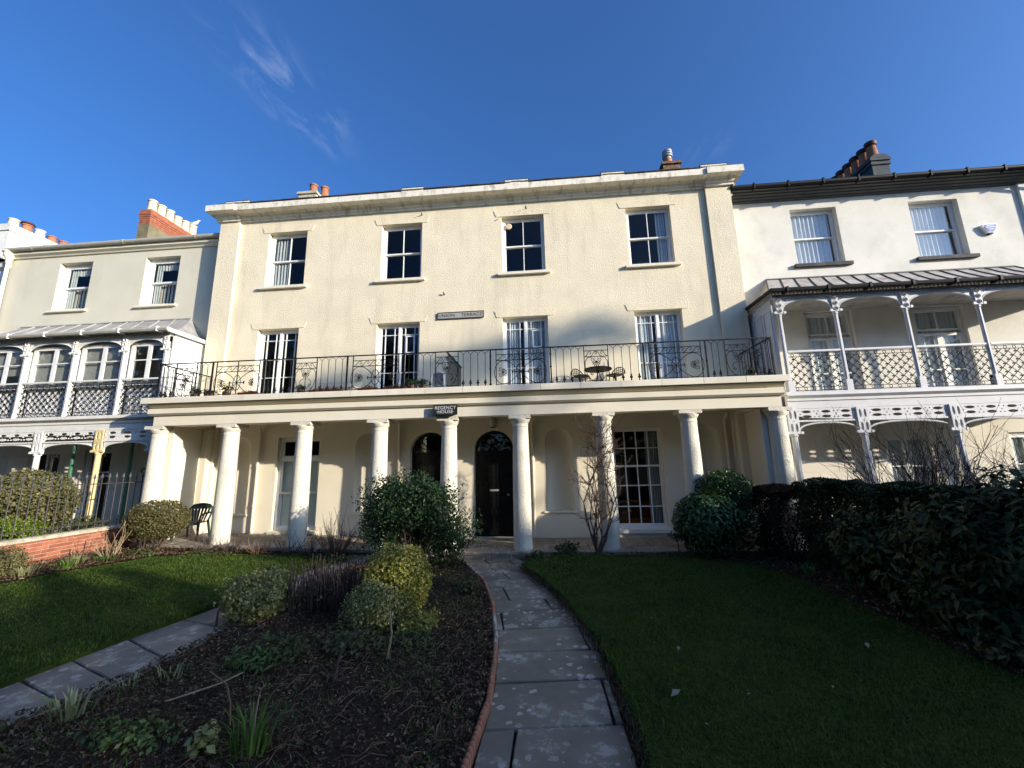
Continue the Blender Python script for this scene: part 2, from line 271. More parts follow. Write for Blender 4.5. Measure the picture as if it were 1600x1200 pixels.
# ------------------------------------------------------------------ builders
W = {}
def add(o, parent=None, loc=(0, 0, 0)):
    COL.objects.link(o); loc = V(loc)
    W[o] = loc
    if parent is not None:
        o.parent = parent; o.location = loc - W[parent]
    else: o.location = loc
    return o
def tag(o, label=None, cat=None, group=None, kind=None):
    if label: o['label'] = label
    if cat: o['category'] = cat
    if group: o['group'] = group
    if kind: o['kind'] = kind
    return o
def thing(name, loc, label, cat, group=None):
    return tag(add(bpy.data.objects.new(name, None), None, loc), label, cat, group)
MESH = {}
class MB:
    def __init__(s): s.v = []; s.f = []
    def box(s, x0, x1, y0, y1, z0, z1):
        n = len(s.v)
        s.v += [(x0, y0, z0), (x1, y0, z0), (x1, y1, z0), (x0, y1, z0), (x0, y0, z1), (x1, y0, z1), (x1, y1, z1), (x0, y1, z1)]
        s.f += [(n, n+3, n+2, n+1), (n+4, n+5, n+6, n+7), (n, n+1, n+5, n+4), (n+1, n+2, n+6, n+5), (n+2, n+3, n+7, n+6), (n+3, n, n+4, n+7)]
        return s
    def quad(s, *p):
        n = len(s.v); s.v += [tuple(q) for q in p]; s.f.append(tuple(range(n, n + len(p)))); return s
    def tube(s, pts, r, n=5, closed=False, cap=True):
        pts = [V(p) for p in pts]; k = len(pts)
        rs = r if isinstance(r, (list, tuple)) else [r] * k
        base = len(s.v); prev = None
        for i, p in enumerate(pts):
            if closed: t = pts[(i + 1) % k] - pts[i - 1]
            else: t = pts[min(i + 1, k - 1)] - pts[max(i - 1, 0)]
            t = t.normalized() if t.length > 1e-9 else V((0, 0, 1))
            a = V((0, 1, 0)) if abs(t.y) < 0.9 else V((1, 0, 0))
            if prev is not None: a = prev
            e1 = (a - t * a.dot(t))
            if e1.length < 1e-5: e1 = t.orthogonal()
            e1.normalize(); e2 = t.cross(e1); prev = e1
            for j in range(n):
                q = p + (e1 * math.cos(2 * PI * j / n) + e2 * math.sin(2 * PI * j / n)) * rs[i]
                s.v.append((q.x, q.y, q.z))
        for i in range(k if closed else k - 1):
            a0 = base + i * n; b0 = base + ((i + 1) % k) * n
            for j in range(n): s.f.append((a0 + j, a0 + (j + 1) % n, b0 + (j + 1) % n, b0 + j))
        if cap and not closed:
            s.f.append(tuple(base + j for j in range(n))[::-1]); s.f.append(tuple(base + (k - 1) * n + j for j in range(n)))
        return s
    def lathe(s, prof, c=(0, 0, 0), n=20, cap=True):
        base = len(s.v)
        for r, z in prof:
            for j in range(n): s.v.append((c[0] + r * math.cos(2 * PI * j / n), c[1] + r * math.sin(2 * PI * j / n), c[2] + z))
        for i in range(len(prof) - 1):
            for j in range(n): s.f.append((base + i*n + j, base + i*n + (j+1) % n, base + (i+1)*n + (j+1) % n, base + (i+1)*n + j))
        if cap:
            s.f.append(tuple(base + j for j in range(n))[::-1]); s.f.append(tuple(base + (len(prof)-1)*n + j for j in range(n)))
        return s
    def plate(s, loops, y0, y1, axis='y'):
        """polygon with holes in the x,z plane, from y0 to y1 (or x,y plane with axis='z')"""
        vs = [[V((a, b, 0)) for a, b in L] for L in loops]
        tris = tessellate_polygon(vs); flat = [q for L in loops for q in L]; n = len(s.v); k = len(flat)
        if axis == 'y': s.v += [(a, y0, b) for a, b in flat] + [(a, y1, b) for a, b in flat]
        elif axis == 'x': s.v += [(y0, a, b) for a, b in flat] + [(y1, a, b) for a, b in flat]
        else: s.v += [(a, b, y0) for a, b in flat] + [(a, b, y1) for a, b in flat]
        for t in tris:
            s.f.append(tuple(n + i for i in t)); s.f.append(tuple(n + k + i for i in reversed(t)))
        o = 0
        for L in loops:
            m = len(L)
            for i in range(m): s.f.append((n + o + i, n + o + (i + 1) % m, n + k + o + (i + 1) % m, n + k + o + i))
            o += m
        return s
    def extx(s, prof, x0, x1):
        return s.plate([prof], x0, x1, 'x')
    def merge(s, o, off=(0, 0, 0), mir=False):
        n = len(s.v); s.v += [((-x if mir else x) + off[0], y + off[1], z + off[2]) for x, y, z in o.v]; s.f += [tuple(n + i for i in q) for q in o.f]; return s
    def mesh(s, name, m, smooth=False):
        me = bpy.data.meshes.new(name); me.from_pydata(s.v, [], s.f)
        if smooth:
            me.polygons.foreach_set('use_smooth', [True] * len(me.polygons))
            try: me.set_sharp_from_angle(angle=math.radians(38))
            except Exception: pass
        me.materials.append(M[m] if isinstance(m, str) else m); me.update()
        return me
    def build(s, name, m, parent=None, loc=(0, 0, 0), smooth=False):
        return add(bpy.data.objects.new(name, s.mesh(name, m, smooth)), parent, loc)
def shared(key, name, m, fn, parent, loc, smooth=False):
    if key not in MESH: MESH[key] = fn().mesh(name, m, smooth)
    return add(bpy.data.objects.new(name, MESH[key]), parent, loc)
def box(name, m, parent, x0, x1, y0, y1, z0, z1): return MB().box(x0, x1, y0, y1, z0, z1).build(name, m, parent)
def rect(x0, x1, z0, z1): return [(x0, z0), (x1, z0), (x1, z1), (x0, z1)]
def arched(cx, w, z0, zs, n=14, rz=None):
    r = w / 2; rz = rz or r
    return [(cx - r, z0), (cx + r, z0)] + [(cx + r * math.cos(PI * i / n), zs + rz * math.sin(PI * i / n)) for i in range(n + 1)]
def circ(cx, cz, rx, rz=None, n=10, rot=0.0):
    rz = rz or rx; out = []
    for i in range(n):
        a = 2 * PI * i / n; x, z = rx * math.cos(a), rz * math.sin(a)
        out.append((cx + x * math.cos(rot) - z * math.sin(rot), cz + x * math.sin(rot) + z * math.cos(rot)))
    return out
def gz(x, y=0): return -0.13 + 0.028 * max(0.0, -x)
def npmesh(name, verts, faces_flat, nper, m, smooth=False):
    me = bpy.data.meshes.new(name); nv = len(verts); nf = len(faces_flat) // nper
    me.vertices.add(nv); me.vertices.foreach_set('co', np.asarray(verts, np.float32).ravel())
    me.loops.add(nf * nper); me.loops.foreach_set('vertex_index', np.asarray(faces_flat, np.int32))
    me.polygons.add(nf); me.polygons.foreach_set('loop_start', np.arange(0, nf * nper, nper, dtype=np.int32)); me.polygons.foreach_set('loop_total', np.full(nf, nper, np.int32))
    if smooth: me.polygons.foreach_set('use_smooth', np.ones(nf, bool))
    me.materials.append(M[m]); me.update(calc_edges=True); me.validate()
    return me
def leaves(name, pts, nrm, size, m, parent=None, aspect=0.5, jit=0.8, fold=0.25, up=None, svar=0.35):
    """N folded leaves (4 triangles each) at pts, facing roughly along nrm"""
    pts = np.asarray(pts, float); N = len(pts)
    n = np.asarray(nrm, float) + rng.normal(0, jit, (N, 3)); n /= np.linalg.norm(n, axis=1, keepdims=True) + 1e-9
    d = rng.normal(0, 1, (N, 3))
    if up is not None: d = d * (1 - abs(up)) + np.array([0, 0, up]) * 1.5
    d -= n * (d * n).sum(1, keepdims=True); d /= np.linalg.norm(d, axis=1, keepdims=True) + 1e-9
    e = np.cross(n, d); L = (size * (1 + rng.uniform(-svar, svar, N)))[:, None]
    b = pts - d * L * 0.5; t = pts + d * L * 0.5 - n * L * 0.12
    l = pts - e * L * aspect * 0.5 + n * L * fold * 0.3; r = pts + e * L * aspect * 0.5 + n * L * fold * 0.3
    v = np.stack([b, l, pts, r, t], 1).reshape(-1, 3)
    idx = (np.arange(N) * 5)[:, None] + np.array([0, 2, 1, 0, 3, 2, 1, 2, 4, 2, 3, 4])[None]
    return add(bpy.data.objects.new(name, npmesh(name, v, idx.ravel(), 3, m)), parent, (0, 0, 0)) if parent is None else _child_world(bpy.data.objects.new(name, npmesh(name, v, idx.ravel(), 3, m)), parent)
def fine_leaves(name, pts, nrm, size, m, parent, aspect=0.36, jit=0.6, droop=0.35, svar=0.35):
    """N larger leaves, 8 triangles each: pointed oval, creased on the midrib, drooping tip"""
    pts = np.asarray(pts, float); N = len(pts)
    n = np.asarray(nrm, float) + rng.normal(0, jit, (N, 3)) + np.array([0, 0, 0.5]); n /= np.linalg.norm(n, axis=1, keepdims=True) + 1e-9
    d = np.asarray(nrm, float) * 0.8 + rng.normal(0, 0.7, (N, 3)) + np.array([0, 0, -0.25])
    d -= n * (d * n).sum(1, keepdims=True); d /= np.linalg.norm(d, axis=1, keepdims=True) + 1e-9
    e = np.cross(n, d); L = (size * (1 + rng.uniform(-svar, svar, N)))[:, None]; rows = []
    for t, w, dz in ((-0.5, 0, 0), (-0.18, 0.85, 0.06), (0.18, 0.9, -0.02), (0.5, 0, -droop * 0.55)):
        c = pts + d * L * t + n * L * dz; h = e * L * aspect * 0.5 * w; up = n * L * 0.07
        rows += [c] if w == 0 else [c - h + up, c, c + h + up]
    v = np.stack(rows, 1).reshape(-1, 3)
    idx = (np.arange(N) * 8)[:, None] + np.array([0, 2, 1, 0, 3, 2, 1, 2, 5, 1, 5, 4, 2, 3, 6, 2, 6, 5, 4, 5, 7, 5, 6, 7])[None]
    return add(bpy.data.objects.new(name, npmesh(name, v, idx.ravel(), 3, m, True)), parent, (0, 0, 0))
def _child_world(o, parent): return add(o, parent, (0, 0, 0))
def blob(c, r, N, shell=0.75, bumps=0.12, zmin=None, flat=1.0):
    """points and outward normals through a lumpy ellipsoid, mostly near its surface"""
    d = rng.normal(0, 1, (N, 3)); d /= np.linalg.norm(d, axis=1, keepdims=True)
    ph = rng.uniform(0, 6.28, 6)
    lump = 1 + bumps * (np.sin(d[:, 0] * 5 + ph[0]) * np.sin(d[:, 1] * 5 + ph[1]) + np.sin(d[:, 2] * 6 + ph[2]) * np.sin(d[:, 0] * 9 + ph[3]) * 0.7)
    if flat != 1.0: d = np.sign(d) * np.abs(d) ** flat
    rad = np.where(rng.random(N) < 0.72, rng.uniform(shell, 1.0, N), rng.uniform(min(0.25, shell * 0.5), shell, N)) * lump
    p = np.array(c) + d * np.array(r) * rad[:, None]
    n = d / np.array(r); n /= np.linalg.norm(n, axis=1, keepdims=True)
    if zmin is not None:
        k = p[:, 2] > zmin; p, n = p[k], n[k]
    return p, n
def blades(name, bases, heights, widths, lean, m, parent=None, outward=None):
    """tapered bent blades: 3 triangles each"""
    B = np.asarray(bases, float); N = len(B); h = np.asarray(heights, float)[:, None]; w = np.asarray(widths, float)[:, None]
    a = rng.uniform(0, 2 * PI, N); d = np.stack([np.cos(a), np.sin(a), np.zeros(N)], 1)
    if outward is not None: d = outward
    e = np.stack([-d[:, 1], d[:, 0], np.zeros(N)], 1); ln = (np.asarray(lean) * np.ones(N) * rng.uniform(0.3, 1.2, N))[:, None]
    mid = B + np.array([0, 0, 1]) * h * 0.55 + d * h * ln * 0.3; tip = B + np.array([0, 0, 1]) * h * np.maximum(0.3, 1 - ln * 0.35) + d * h * ln
    v = np.stack([B - e * w / 2, B + e * w / 2, mid - e * w * 0.4, mid + e * w * 0.4, tip], 1).reshape(-1, 3)
    idx = (np.arange(N) * 5)[:, None] + np.array([0, 1, 3, 0, 3, 2, 2, 3, 4])[None]
    o = bpy.data.objects.new(name, npmesh(name, v, idx.ravel(), 3, m))
    return add(o, parent, (0, 0, 0))
def branch(mb, p, d, L, r, depth, spread=0.6, kids=(2, 3), up=0.15, n=4, tips=None, shrink=0.72):
    p = V(p); d = V(d).normalized(); pts = [p.copy()]; k = 3
    for i in range(k):
        d = (d + V((random.uniform(-1, 1), random.uniform(-1, 1), random.uniform(-1, 1))) * 0.22 + V((0, 0, up)) * 0.3).normalized()
        p = p + d * L / k; pts.append(p.copy())
    mb.tube(pts, [r, r * 0.9, r * 0.8, r * 0.65], n, cap=False)
    if tips is not None: tips.append((p.copy(), d.copy()))
    if depth <= 0: return
    for _ in range(random.randint(*kids)):
        nd = (d + V((random.uniform(-1, 1), random.uniform(-1, 1), random.uniform(-0.6, 1))) * spread).normalized()
        branch(mb, pts[random.randint(1, 3)], nd, L * random.uniform(0.6, 0.9), r * shrink * 0.85, depth - 1, spread, kids, up, n, tips, shrink)

# ------------------------------------------------------------------ windows and small architectural parts
def grid_cells(x0, x1, z0, z1, xs, zs, st, bar):
    """pane rectangles inside a sash with stiles st and bars at the given positions"""
    X = [x0 + st] + [q for x in xs for q in (x - bar / 2, x + bar / 2)] + [x1 - st]
    Z = [z0 + st] + [q for z in zs for q in (z - bar / 2, z + bar / 2)] + [z1 - st]
    return [(X[i], X[i+1], Z[j], Z[j+1]) for i in range(0, len(X), 2) for j in range(0, len(Z), 2)]
def window(parent, cx, z0, w, h, yw, sashes, rev=0.14, frame=0.06, fm='white_paint', glass='glass', sill=None, key=None, label=None):
    """sashes: (x0,x1,z0,z1,yoff,[bar x],[bar z],stile,bar) in local coordinates, x from the middle, z from the sill"""
    L = (cx, yw, z0)
    win = MB().plate([rect(-w/2, w/2, 0, h), rect(-w/2 + frame, w/2 - frame, frame, h - frame)], rev, rev + 0.10).build('window', fm, parent, L)
    if label: win['label'] = label
    for (a, b, c, d, yo, xs, zs, st, bar) in sashes:
        cells = grid_cells(a, b, c, d, xs, zs, st, bar)
        MB().plate([rect(a, b, c, d)] + [rect(*q) for q in cells], rev + yo, rev + yo + 0.04).build('sash', fm, win, L)
        for q in cells:
            pw, ph = q[1] - q[0], q[3] - q[2]
            t = random.uniform(-0.004, 0.004); u = random.uniform(-0.003, 0.003)
            MB().quad((-pw/2, t, -ph/2), (pw/2, -t, -ph/2), (pw/2, -t + u, ph/2), (-pw/2, t + u, ph/2)).build('pane', glass, win, (cx + (q[0]+q[1])/2, yw + rev + yo + 0.02, z0 + (q[2]+q[3])/2))
    if sill:
        ext, proj, th, sm = sill
        MB().plate([[(-proj, -th), (rev + 0.02, -th), (rev + 0.02, 0.012), (-proj, -0.012)]], -w/2 - ext, w/2 + ext, 'x').build('sill', sm, win, L)
    return win
def dbl_hung(w, h, f=0.06, bars=1, rows=1, st=0.045, bar=0.022):
    a, b = -w/2 + f, w/2 - f; mid = f + (h - 2*f) * 0.5
    xs = [a + (b - a) * (i + 1) / (bars + 1) for i in range(bars)]
    lo = [f + (mid - f) * (i + 1) / rows for i in range(rows - 1)]; hi = [mid + (h - f - mid) * (i + 1) / rows for i in range(rows - 1)]
    return [(a, b, mid - 0.02, h - f, 0.012, xs, hi, st, bar), (a, b, f, mid + 0.02, 0.055, xs, lo, st, bar)]
def curtain(win, x0, x1, y, z0, z1, m='curtain_white', folds=6, amp=0.03, gather=0.0, name='curtain'):
    L = W[win]; mb = MB(); n = folds * 6; rows = 5
    for j in range(rows + 1):
        t = j / rows; z = z0 + (z1 - z0) * t
        for i in range(n + 1):
            s = i / n; wv = 1 - gather * math.sin(PI * min(1, t * 1.1)) * s
            mb.v.append((x0 + (x1 - x0) * s * wv, y + amp * math.sin(s * folds * 2 * PI + 0.6 * math.sin(t * 3)) + 0.3 * amp * math.sin(s * 17), z))
    for j in range(rows):
        for i in range(n): mb.f.append((j*(n+1)+i, j*(n+1)+i+1, (j+1)*(n+1)+i+1, (j+1)*(n+1)+i))
    return mb.build(name, m, win, L, smooth=True)
def lintel(parent, cx, z, w, yw, m):
    """flared flat plaster lintel, a hand's breadth wider than the opening, a centimetre proud"""
    e = 0.17
    MB().plate([[(cx - w/2 - e, z + 0.006), (cx + w/2 + e, z + 0.006), (cx + w/2 + e + 0.07, z + 0.20), (cx - w/2 - e - 0.07, z + 0.20)]], yw - 0.013, yw + 0.01).build('lintel', m, parent)
def pots(parent, spots, z, r, h, m, key, cap=None):
    for i, (x, y) in enumerate(spots):
        mm = m[i % len(m)]; hh = h * (1 + 0.05 * ((i * 7) % 3 - 1))
        p = shared((key, mm, round(hh, 3)), 'chimney_pot', mm, lambda: MB().lathe([(r*1.08, 0), (r*1.08, 0.05), (r, 0.07), (r*0.9, hh*0.86), (r*1.06, hh*0.88), (r*1.06, hh), (r*0.8, hh), (r*0.75, hh*0.7)], n=14), parent, (x, y, z), True)
        if cap and i in cap:
            shared((key, 'cap'), 'pot_cap', 'dark_clay', lambda: MB().lathe([(r*1.05, hh), (r*1.4, hh + 0.03), (r*1.1, hh + 0.10), (r*0.5, hh + 0.13)], n=14), p, (x, y, z), True)

# ------------------------------------------------------------------ main house
H = thing('terrace_house', (0, 0, 0), 'wide cream stuccoed regency house with columned porch and iron balcony in the middle', 'house')
DOORS = (-0.90, 0.90); NICHES = (-6.5, -2.66, 2.66, 6.5)
UPX = (-5.62, -1.89, 1.87, 5.59); FRX = (-5.66, -1.91, 1.86, 5.61)
ZU0, ZU1, UW = 7.49, 9.34, 1.28
ZF0, ZF1, FW = 3.76, 6.10, 1.31
gw_l = (-5.34, -4.06, 0.24, 2.80); gw_r = (4.06, 5.42, 0.22, 2.82)
lower = [rect(-7.72, 7.72, -0.3, 3.3), rect(*gw_l), rect(*gw_r)] + [arched(x, 1.08, 0.02, 2.30) for x in DOORS] + [arched(x, 0.72, 0.69, 2.50) for x in NICHES]
MB().plate(lower, 0, 0.28).build('porch_wall', 'porch_wall', H)
upper = [rect(-7.9, 7.96, 3.3, 9.97)] + [rect(x - UW/2, x + UW/2, ZU0, ZU1) for x in UPX] + [rect(x - FW/2, x + FW/2, ZF0, ZF1) for x in FRX]
MB().plate(upper, 0.002, 0.28).build('front_wall', 'stucco', H)
for x0, x1 in ((-7.9, -7.25), (7.27, 7.96)):
    MB().box(x0 - 0.003, x1 + 0.003, -0.085, 0.0, 3.5, 9.80).box(x0 - 0.03, x1 + 0.03, -0.12, 0.0, 9.803, 9.86).build('pilaster', 'stucco', H)
    # capital blocks carry the cornice forward
box('side_wall', 'stucco', H, -7.9, -7.62, 0.282, 9.0, -0.3, 10.1)
box('side_wall', 'stucco', H, 7.68, 7.96, 0.282, 9.0, -0.3, 10.1)
box('rear_wall', 'stucco', H, -7.617, 7.677, 8.7, 9.0, -0.3, 10.1)
for z in (0.0, 3.45, 6.85): box('floor_slab', 'interior', H, -7.61, 7.67, 0.285, 8.69, z - 0.2, z)
box('attic_floor', 'interior', H, -7.61, 7.67, 0.285, 8.69, 9.9, 10.05)
for x in (-3.7, 0.0, 3.75): box('partition', 'interior', H, x - 0.06, x + 0.06, 0.286, 8.68, 0.003, 9.89)
for x0, x1 in ((-7.6, -3.77), (-3.63, -0.07), (0.07, 3.68), (3.82, 7.66)): box('partition', 'interior', H, x0, x1, 3.6, 3.72, 0.004, 9.88)
# bed mouldings and cornice
prof = [(0.0, 9.78), (-0.05, 9.78), (-0.05, 9.84), (-0.10, 9.86), (-0.13, 9.93), (-0.20, 9.97), (0.0, 9.97)]
MB().extx(prof, -7.247, 7.267).build('bed_moulding', 'cornice_paint', H)
for x0, x1 in ((-8.0, -7.25), (7.27, 8.06)):
    MB().extx([(a - 0.10 if a < 0 else a, b) for a, b in prof], x0, x1).build('bed_moulding', 'cornice_paint', H)
mb = MB()
mb.box(-7.2, 7.22, -0.415, 0.3, 9.972, 10.16)
mb.box(-8.15, -7.203, -0.47, 0.3, 9.968, 10.164).box(7.223, 8.23, -0.47, 0.3, 9.968, 10.164)
mb.box(-8.15, -7.6, 0.302, 9.1, 9.968, 10.164).box(7.7, 8.23, 0.302, 9.1, 9.968, 10.164)
mb.build('cornice', 'cornice_paint', H)
# weathered returns of the cornice on the right-hand corner
for i, z in enumerate((9.90, 9.74, 9.60)):
    box('cornice_return', 'cornice_paint', H, 7.965, 8.16 - 0.05 * i, 0.02, 1.0, z - 0.07, z)
mb = MB()
mb.box(-7.86, 7.92, -0.27, -0.05, 10.166, 10.27)
mb.build('blocking_course', 'cornice_paint', H)
for x0, x1 in ((-7.62, -6.84), (-1.83, -1.15), (1.38, 2.08), (4.26, 4.93), (7.12, 7.86)):
    box('parapet_block', 'cornice_paint', H, x0, x1, -0.31, -0.04, 10.168, 10.352)
    box('block_cap', 'slate', H, x0 - 0.02, x1 + 0.02, -0.32, -0.03, 10.354, 10.366)
mb = MB()
for i in range(52):
    a = -7.85 + i * 0.304; dz = random.uniform(-0.006, 0.008)
    mb.plate([[(-0.33 + random.uniform(-0.012, 0.012), 10.272 + dz), (0.10, 10.46 + dz), (0.10, 10.49 + dz), (-0.33, 10.296 + dz)]], a, a + 0.298, 'x')
ro = MB().plate([[(-0.25, 10.25), (4.5, 12.15), (9.1, 10.25), (9.1, 10.2), (-0.25, 10.2)]], -7.85, 7.92, 'x').build('roof', 'slate', H)
mb.build('slate_edge', 'slate', ro)
# chimney stacks on the main roof
c = MB().box(-6.85, -6.15, 2.1, 2.7, 10.9, 12.30).box(-6.9, -6.1, 2.05, 2.75, 12.303, 12.40).build('chimney', 'coping_stone', H)
pots(c, ((-6.45, 2.4), (-6.12, 2.62)), 12.40, 0.15, 0.52, ['terracotta'], 'potm')
c = MB().box(6.82, 7.40, 1.9, 2.5, 10.9, 12.20).box(6.77, 7.45, 1.84, 2.56, 12.203, 12.29).build('chimney', 'brick_brown', H)
p = shared('potr', 'chimney_pot', 'terracotta', lambda: MB().lathe([(0.15, 0), (0.14, 0.12), (0.15, 0.32)], n=14), c, (7.10, 2.2, 12.28), True)
MB().lathe([(0.13, 0.32), (0.13, 0.40), (0.18, 0.42), (0.18, 0.47), (0.12, 0.48), (0.18, 0.52), (0.18, 0.57), (0.12, 0.58), (0.17, 0.62), (0.17, 0.67), (0.05, 0.72)], n=14).build('cowl', 'steel', p, (7.10, 2.2, 12.28), True)
# upper sash windows
for i, x in enumerate(UPX):
    wd = window(H, x, ZU0, UW, ZU1 - ZU0, 0.0, dbl_hung(UW, ZU1 - ZU0), rev=0.16, sill=(0.13, 0.10, 0.09, 'stucco_smooth'))
    lintel(H, x, ZU1, UW, 0.0, 'stucco')
    if i == 0: curtain(wd, -0.56, -0.05, 0.27, 0.05, 1.8, 'curtain_grey', 5)
    if i == 3: curtain(wd, 0.56, 0.26, 0.27, 0.05, 1.75, 'curtain_white', 4, 0.035)
    if i == 2:
        MB().lathe([(0.0, 0.0), (0.09, 0.004), (0.10, 0.03), (0.08, 0.05), (0.0, 0.055)], n=16).build('wall_vent', 'buff_clay', wd, (x - 0.44, 0.155, ZU1 - 0.26), True).rotation_euler = (PI/2, 0, 0)
# french windows on the balcony: margin panes round tall lights
for i, x in enumerate(FRX):
    h = ZF1 - ZF0; a = FW/2 - 0.055
    zs = [0.30, 0.86, 1.42, 2.02]
    ss = []
    for s in (-1, 1):
        x0, x1 = (-a, -0.012) if s < 0 else (0.012, a)
        ss.append((x0, x1, 0.055, h - 0.055, 0.02, [x0 + 0.15, x1 - 0.15], zs, 0.045, 0.020))
    wd = window(H, x, ZF0, FW, h, 0.0, ss, rev=0.16, sill=(0.02, 0.03, 0.008, 'stucco_smooth'))
    MB().box(-0.035, 0.035, 0.15, 0.20, 0.055, h - 0.06).build('meeting_stile', 'white_paint', wd, (x, 0, ZF0))
    if i in (1, 2):
        MB().plate([rect(0.19, 0.46, 1.44, 1.98), rect(0.225, 0.425, 1.475, 1.945)], 0.155, 0.19).build('casement_light', 'white_paint', wd, (x, 0, ZF0))
    lintel(H, x, ZF1, FW, 0.0, 'stucco')
    if i >= 2:
        curtain(wd, -0.58, -0.16, 0.27, 0.03, h - 0.06, 'curtain_white', 6, 0.03)
        curtain(wd, 0.60, 0.06, 0.30, 0.03, h - 0.06, 'curtain_white', 7, 0.03)
# ground-floor windows
x0, x1, z0, z1 = gw_l; w = x1 - x0; h = z1 - z0
wd = window(H, (x0 + x1)/2, z0, w, h, 0.0, [(-w/2 + 0.07, w/2 - 0.07, 1.99, h - 0.07, 0.03, [0.0], [], 0.05, 0.03), (-w/2 + 0.07, w/2 - 0.07, 0.98, 1.93, 0.015, [0.0], [], 0.05, 0.03), (-w/2 + 0.07, w/2 - 0.07, 0.07, 1.01, 0.055, [0.0], [], 0.05, 0.03)], rev=0.12, frame=0.07, sill=(0.06, 0.07, 0.08, 'stucco_smooth'))
MB().box(-w/2 + 0.05, w/2 - 0.05, 0.10, 0.22, 1.93, 1.99).build('transom', 'white_paint', wd, W[wd])
MB().box(-w/2 + 0.05, w/2 - 0.05, 0.215, 0.222, 0.05, 1.93).build('blind', 'film_pale', wd, W[wd])
x0, x1, z0, z1 = gw_r; w = x1 - x0; h = z1 - z0
wd = window(H, (x0 + x1)/2, z0, w, h, 0.0, [(-w/2 + 0.07, w/2 - 0.07, h*0.6, h - 0.07, 0.012, [-0.305, 0.0, 0.305], [h*0.6 + (h*0.4 - 0.07)/2], 0.04, 0.026), (-w/2 + 0.07, w/2 - 0.07, 0.07, h*0.6 + 0.03, 0.055, [-0.305, 0.0, 0.305], [0.07 + h*0.18, 0.07 + h*0.385], 0.04, 0.026)], rev=0.10, frame=0.07, sill=(0.05, 0.07, 0.10, 'white_paint'))
curtain(wd, 0.60, 0.27, 0.27, 0.02, h - 0.1, 'curtain_grey', 5, 0.035)
sf = thing('sofa', (4.6, 0.6, 0.0), 'low orange sofa seen through the tall many-paned window', 'sofa')
MB().box(4.1, 5.3, 0.55, 1.2, 0.12, 0.42).build('seat', 'sofa_orange', sf); MB().box(4.1, 5.3, 1.203, 1.4, 0.12, 0.8).build('backrest', 'sofa_orange', sf)
for q in (4.15, 5.2): MB().box(q, q + 0.06, 0.6, 0.66, 0.0, 0.118).build('leg', 'bark', sf)
# arched front doors with fanlights
for x in DOORS:
    y = 0.20; r = 0.47
    d = MB().plate([arched(x, 1.07, 0.03, 2.30), arched(x, 0.93, 0.04, 2.30)], y - 0.03, y + 0.08).build('door', 'black_door', H)
    MB().box(x - 0.465, x + 0.465, y - 0.02, y + 0.06, 2.20, 2.29).build('transom', 'black_door', d)
    mb = MB().box(x - 0.462, x + 0.462, y + 0.02, y + 0.06, 0.045, 2.197)
    mb.build('leaf', 'black_door', d)
    for (a, b, c0, e) in ((-0.38, -0.05, 1.30, 2.08), (0.05, 0.38, 1.30, 2.08), (-0.38, -0.05, 0.72, 1.16), (0.05, 0.38, 0.72, 1.16), (-0.38, -0.05, 0.18, 0.60), (0.05, 0.38, 0.18, 0.60)):
        MB().plate([rect(x + a, x + b, c0, e), rect(x + a + 0.035, x + b - 0.035, c0 + 0.035, e - 0.035)], y + 0.004, y + 0.018).box(x + a + 0.07, x + b - 0.07, y + 0.008, y + 0.019, c0 + 0.07, e - 0.07).build('panel', 'black_door', d)
    fl = MB()
    for k in range(1, 8):
        a = PI * k / 8; fl.tube([(x + 0.12 * math.cos(a), y, 2.30 + 0.12 * math.sin(a)), (x + 0.40 * math.cos(a), y, 2.30 + 0.40 * math.sin(a))], 0.009, 4)
    fl.tube([(x + 0.13 * math.cos(PI*k/14), y, 2.30 + 0.13 * math.sin(PI*k/14)) for k in range(15)], 0.010, 4)
    for k in range(8):
        a0 = PI * k / 8; a1 = PI * (k + 1) / 8; am = (a0 + a1) / 2
        fl.tube([(x + q * math.cos(a), y, 2.30 + q * math.sin(a)) for q, a in ((0.36, a0), (0.42, (a0 + am)/2), (0.44, am), (0.42, (a1 + am)/2), (0.36, a1))], 0.008, 4)
    fa = fl.build('fanlight', 'black_door', d)
    MB().plate([arched(x, 0.92, 2.295, 2.30)], y + 0.025, y + 0.026).build('fan_pane', 'glass_dim', fa)
    MB().tube([(x + 0.36, y - 0.02, 1.10), (x + 0.36, y + 0.02, 1.10)], 0.03, 10).build('door_knob', 'steel', d)
    MB().box(x - 0.15, x + 0.10, y + 0.003, y + 0.019, 1.20, 1.245).build('letter_plate', 'steel', d)
    box('threshold', 'ledge_stone', H, x - 0.537, x + 0.537, 0.003, 0.279, 0.0, 0.024)
# round-backed niches
for x in NICHES:
    mb = MB(); r = 0.358; n = 16; dep = 0.26
    rows = [0.69 + (2.5 - 0.69) * j / 3 for j in range(4)]
    prev = None
    def ring(z, rr):
        b = len(mb.v)
        for i in range(n + 1):
            a = PI * i / n; mb.v.append((x - rr * math.cos(a), 0.004 + dep * (rr / r) * math.sin(a), z))
        return b
    rs = [ring(z, r) for z in rows] + [ring(2.5 + r * math.sin(t), max(0.004, r * math.cos(t))) for t in [PI/2 * k / 8 for k in range(1, 9)]]
    for a, b in zip(rs[:-1], rs[1:]):
        for i in range(n): mb.f.append((a + i, a + i + 1, b + i + 1, b + i))
    mb.v += [(x - r * math.cos(PI*i/n), 0.004 + dep * math.sin(PI*i/n), 0.692) for i in range(n + 1)]
    mb.f.append(tuple(range(len(mb.v) - n - 1, len(mb.v))))
    ni = mb.build('niche', 'porch_wall', H, smooth=True)
    MB().plate([[(-0.045, 0.635), (0.0, 0.635), (0.0, 0.688), (-0.045, 0.680)]], x - 0.43, x + 0.43, 'x').build('niche_sill', 'porch_wall', ni)
